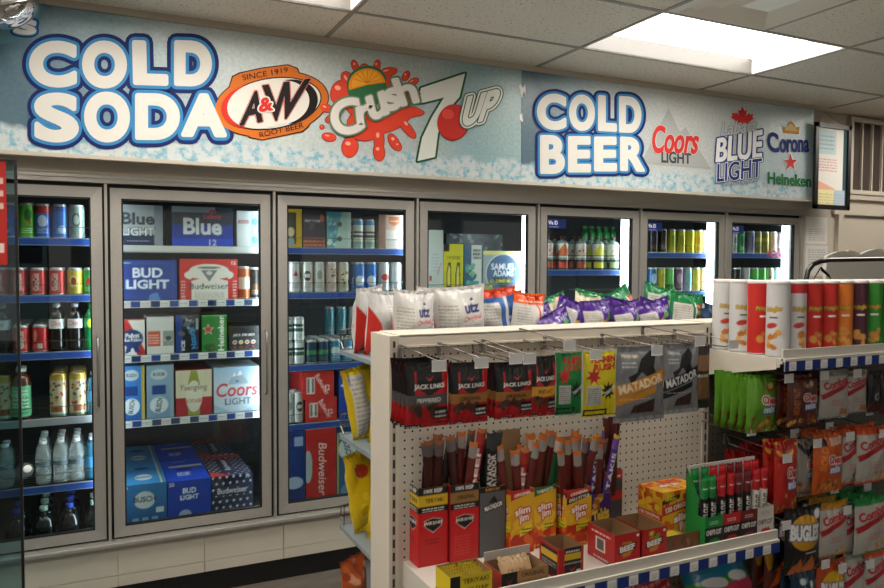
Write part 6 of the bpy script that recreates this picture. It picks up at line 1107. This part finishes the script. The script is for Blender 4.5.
# large bags under the front shelf
defbag('pop', 'popcorn_bag', .3, .42, .12, lambda w, h: Cv(w, h, '#b9ae98', 2).blobs(0, h*.3, w, h, ['#cfc7b4', '#9a8e74', '#dcd5c4'], 120, 1.4).poly([(0, h*.66), (w, h*.8), (w, h*.66), (0, h*.5)], '#1c7a9a').poly([(0, h*.5), (w, h*.66), (w, h*.58), (0, h*.42)], '#3a9a4a').poly([(0, h*.42), (w, h*.58), (w, h*.3), (0, h*.1)], '#c93a5a').poly([(0, h*.1), (w, h*.3), (w, 0), (0, 0)], '#d8702a').ell(w*.3, h*.5, w*.16, h*.06, '#e0e4e6').ell(w*.65, h*.58, w*.16, h*.06, '#e0e4e6'), seed=91, wr=1.2)
defbag('rb_', 'snack_bag', .22, .3, .08, lambda w, h: Cv(w, h, '#a8181c', 2.4).fine(w*.1, h*.5, w*.9, h*.9, '#d8a8a4', 5, .7), seed=92, wr=1.4)
bagpx('pop', 690, 772, 546, 640, -1.86, 'large clear popcorn bag with rainbow print lying under the front shelf', 'popcorn bag', None, R_(-32), R_(10), .1, z0=.345, T=1.)
bagpx('rb_', 640, 694, 566, 650, -1.9, 'red snack bag under the front shelf, beside the popcorn bag', 'snack bag', None, R_(-20), R_(-8), .1, z0=.345)
bagpx('rb_', 596, 642, 578, 660, -1.92, 'red snack bag under the front shelf, further left', 'snack bag', None, R_(-16), R_(6), -.1, z0=.345)
# ---- black tube rail and pale scalloped board behind the chip tubes
y = -1.0
t = empty('tube_rail', (X_(806, 290, y), y, 0)); p0 = at(806, 292, y); pts = [(806, 420), (806, 292), (806, 280), (808, 271), (813, 264.5), (820, 261.5), (830, 260), (950, 258)]
P = []
for i in range(len(pts)-1):
    for k in range(4): a_, b_ = pts[i], pts[i+1]; P.append((a_[0]+(b_[0]-a_[0])*k/4, a_[1]+(b_[1]-a_[1])*k/4))
P = [at(u, v, y)-np.array(t.location) for u, v in P]; P[0] = (P[0][0], 0, 0.0)
MB().tube(P, .013, seg=12).build('bent_tube', M['tube'], t, True)
xr = float(P[-1][0]); MB().tube([(xr, 0, 0), (xr, 0, float(P[-1][2])), ], .013, seg=12).build('far_leg', M['tube'], t, True)
tr = [np.array(at(u, v, y+.0))-np.array(t.location) for u, v in ((821, 267), (829, 275), (831, 279), (812, 282))]
MB().tube(tr+[tr[0]], .003).add([tuple(tr[0]), tuple(tr[1]), tuple(tr[2]), tuple(tr[0]+np.array([.004, .004, -.02]))], [(0, 1, 2, 3)]).build('wire_clip', M['tube'], t)
tag(t, 'glossy black bent tube rail rising behind the chip tubes', 'rail')
y = -.8; sc_ = [(826, 330)]+[(826, 272)]
for k in range(31): u = 827+k*2.6; sc_.append((u, 256.5-abs(math.sin((u-827)/34*PI))*5.5-(2 if u > 850 else 0)))
sc_ += [(907, 330)]; tt = tessellate_polygon([[Vector((u, v, 0)) for u, v in sc_]]); n_ = len(sc_)
V0 = [at(u, v, y) for u, v in sc_]; V1 = [p+np.array([0, .02, 0]) for p in V0]
mb = MB().add(V0+V1, list(tt)+[tuple(i+n_ for i in q)[::-1] for q in tt]+[(i, (i+1) % n_, (i+1) % n_+n_, i+n_) for i in range(n_)], '#c3c0b6')
zb_ = min(float(p[2]) for p in V0); mb.box(float(V0[0][0]), float(V0[-1][0]), y-.001, y+.021, 0, zb_+.002, '#b5b2a8'); a0, a1 = at(841, 282, y-.004), at(905, 280, y-.004)
o = mb.build('display_board', FLAT); tag(o, 'pale display board with scalloped top behind the black tube rail', 'display board')
MB().box(float(a0[0]), float(a1[0]), y-.006, y-.001, float(a0[2])-.012, float(a0[2]), '#1f4a9a').build('blue_stripe', FLAT, o)
# ---- unseen glowing panes added behind the camera to brighten the room
for i, (a_, b_) in enumerate(((-2.6, -.2), (.2, 2.6), (3.0, 5.4), (5.8, 7.6))):
    struct(f'window_{i+1}', MB().box(a_, b_, YB+.002, YB+.02, .75, 2.35, mi=0).box(a_-.06, b_+.06, YB, YB+.05, 2.35, 2.42, mi=1).box(a_-.06, b_+.06, YB, YB+.05, .68, .75, mi=1).box(a_-.06, a_, YB, YB+.05, .75, 2.35, mi=1).box(b_, b_+.06, YB, YB+.05, .75, 2.35, mi=1), [M['sky'], M['steel']])
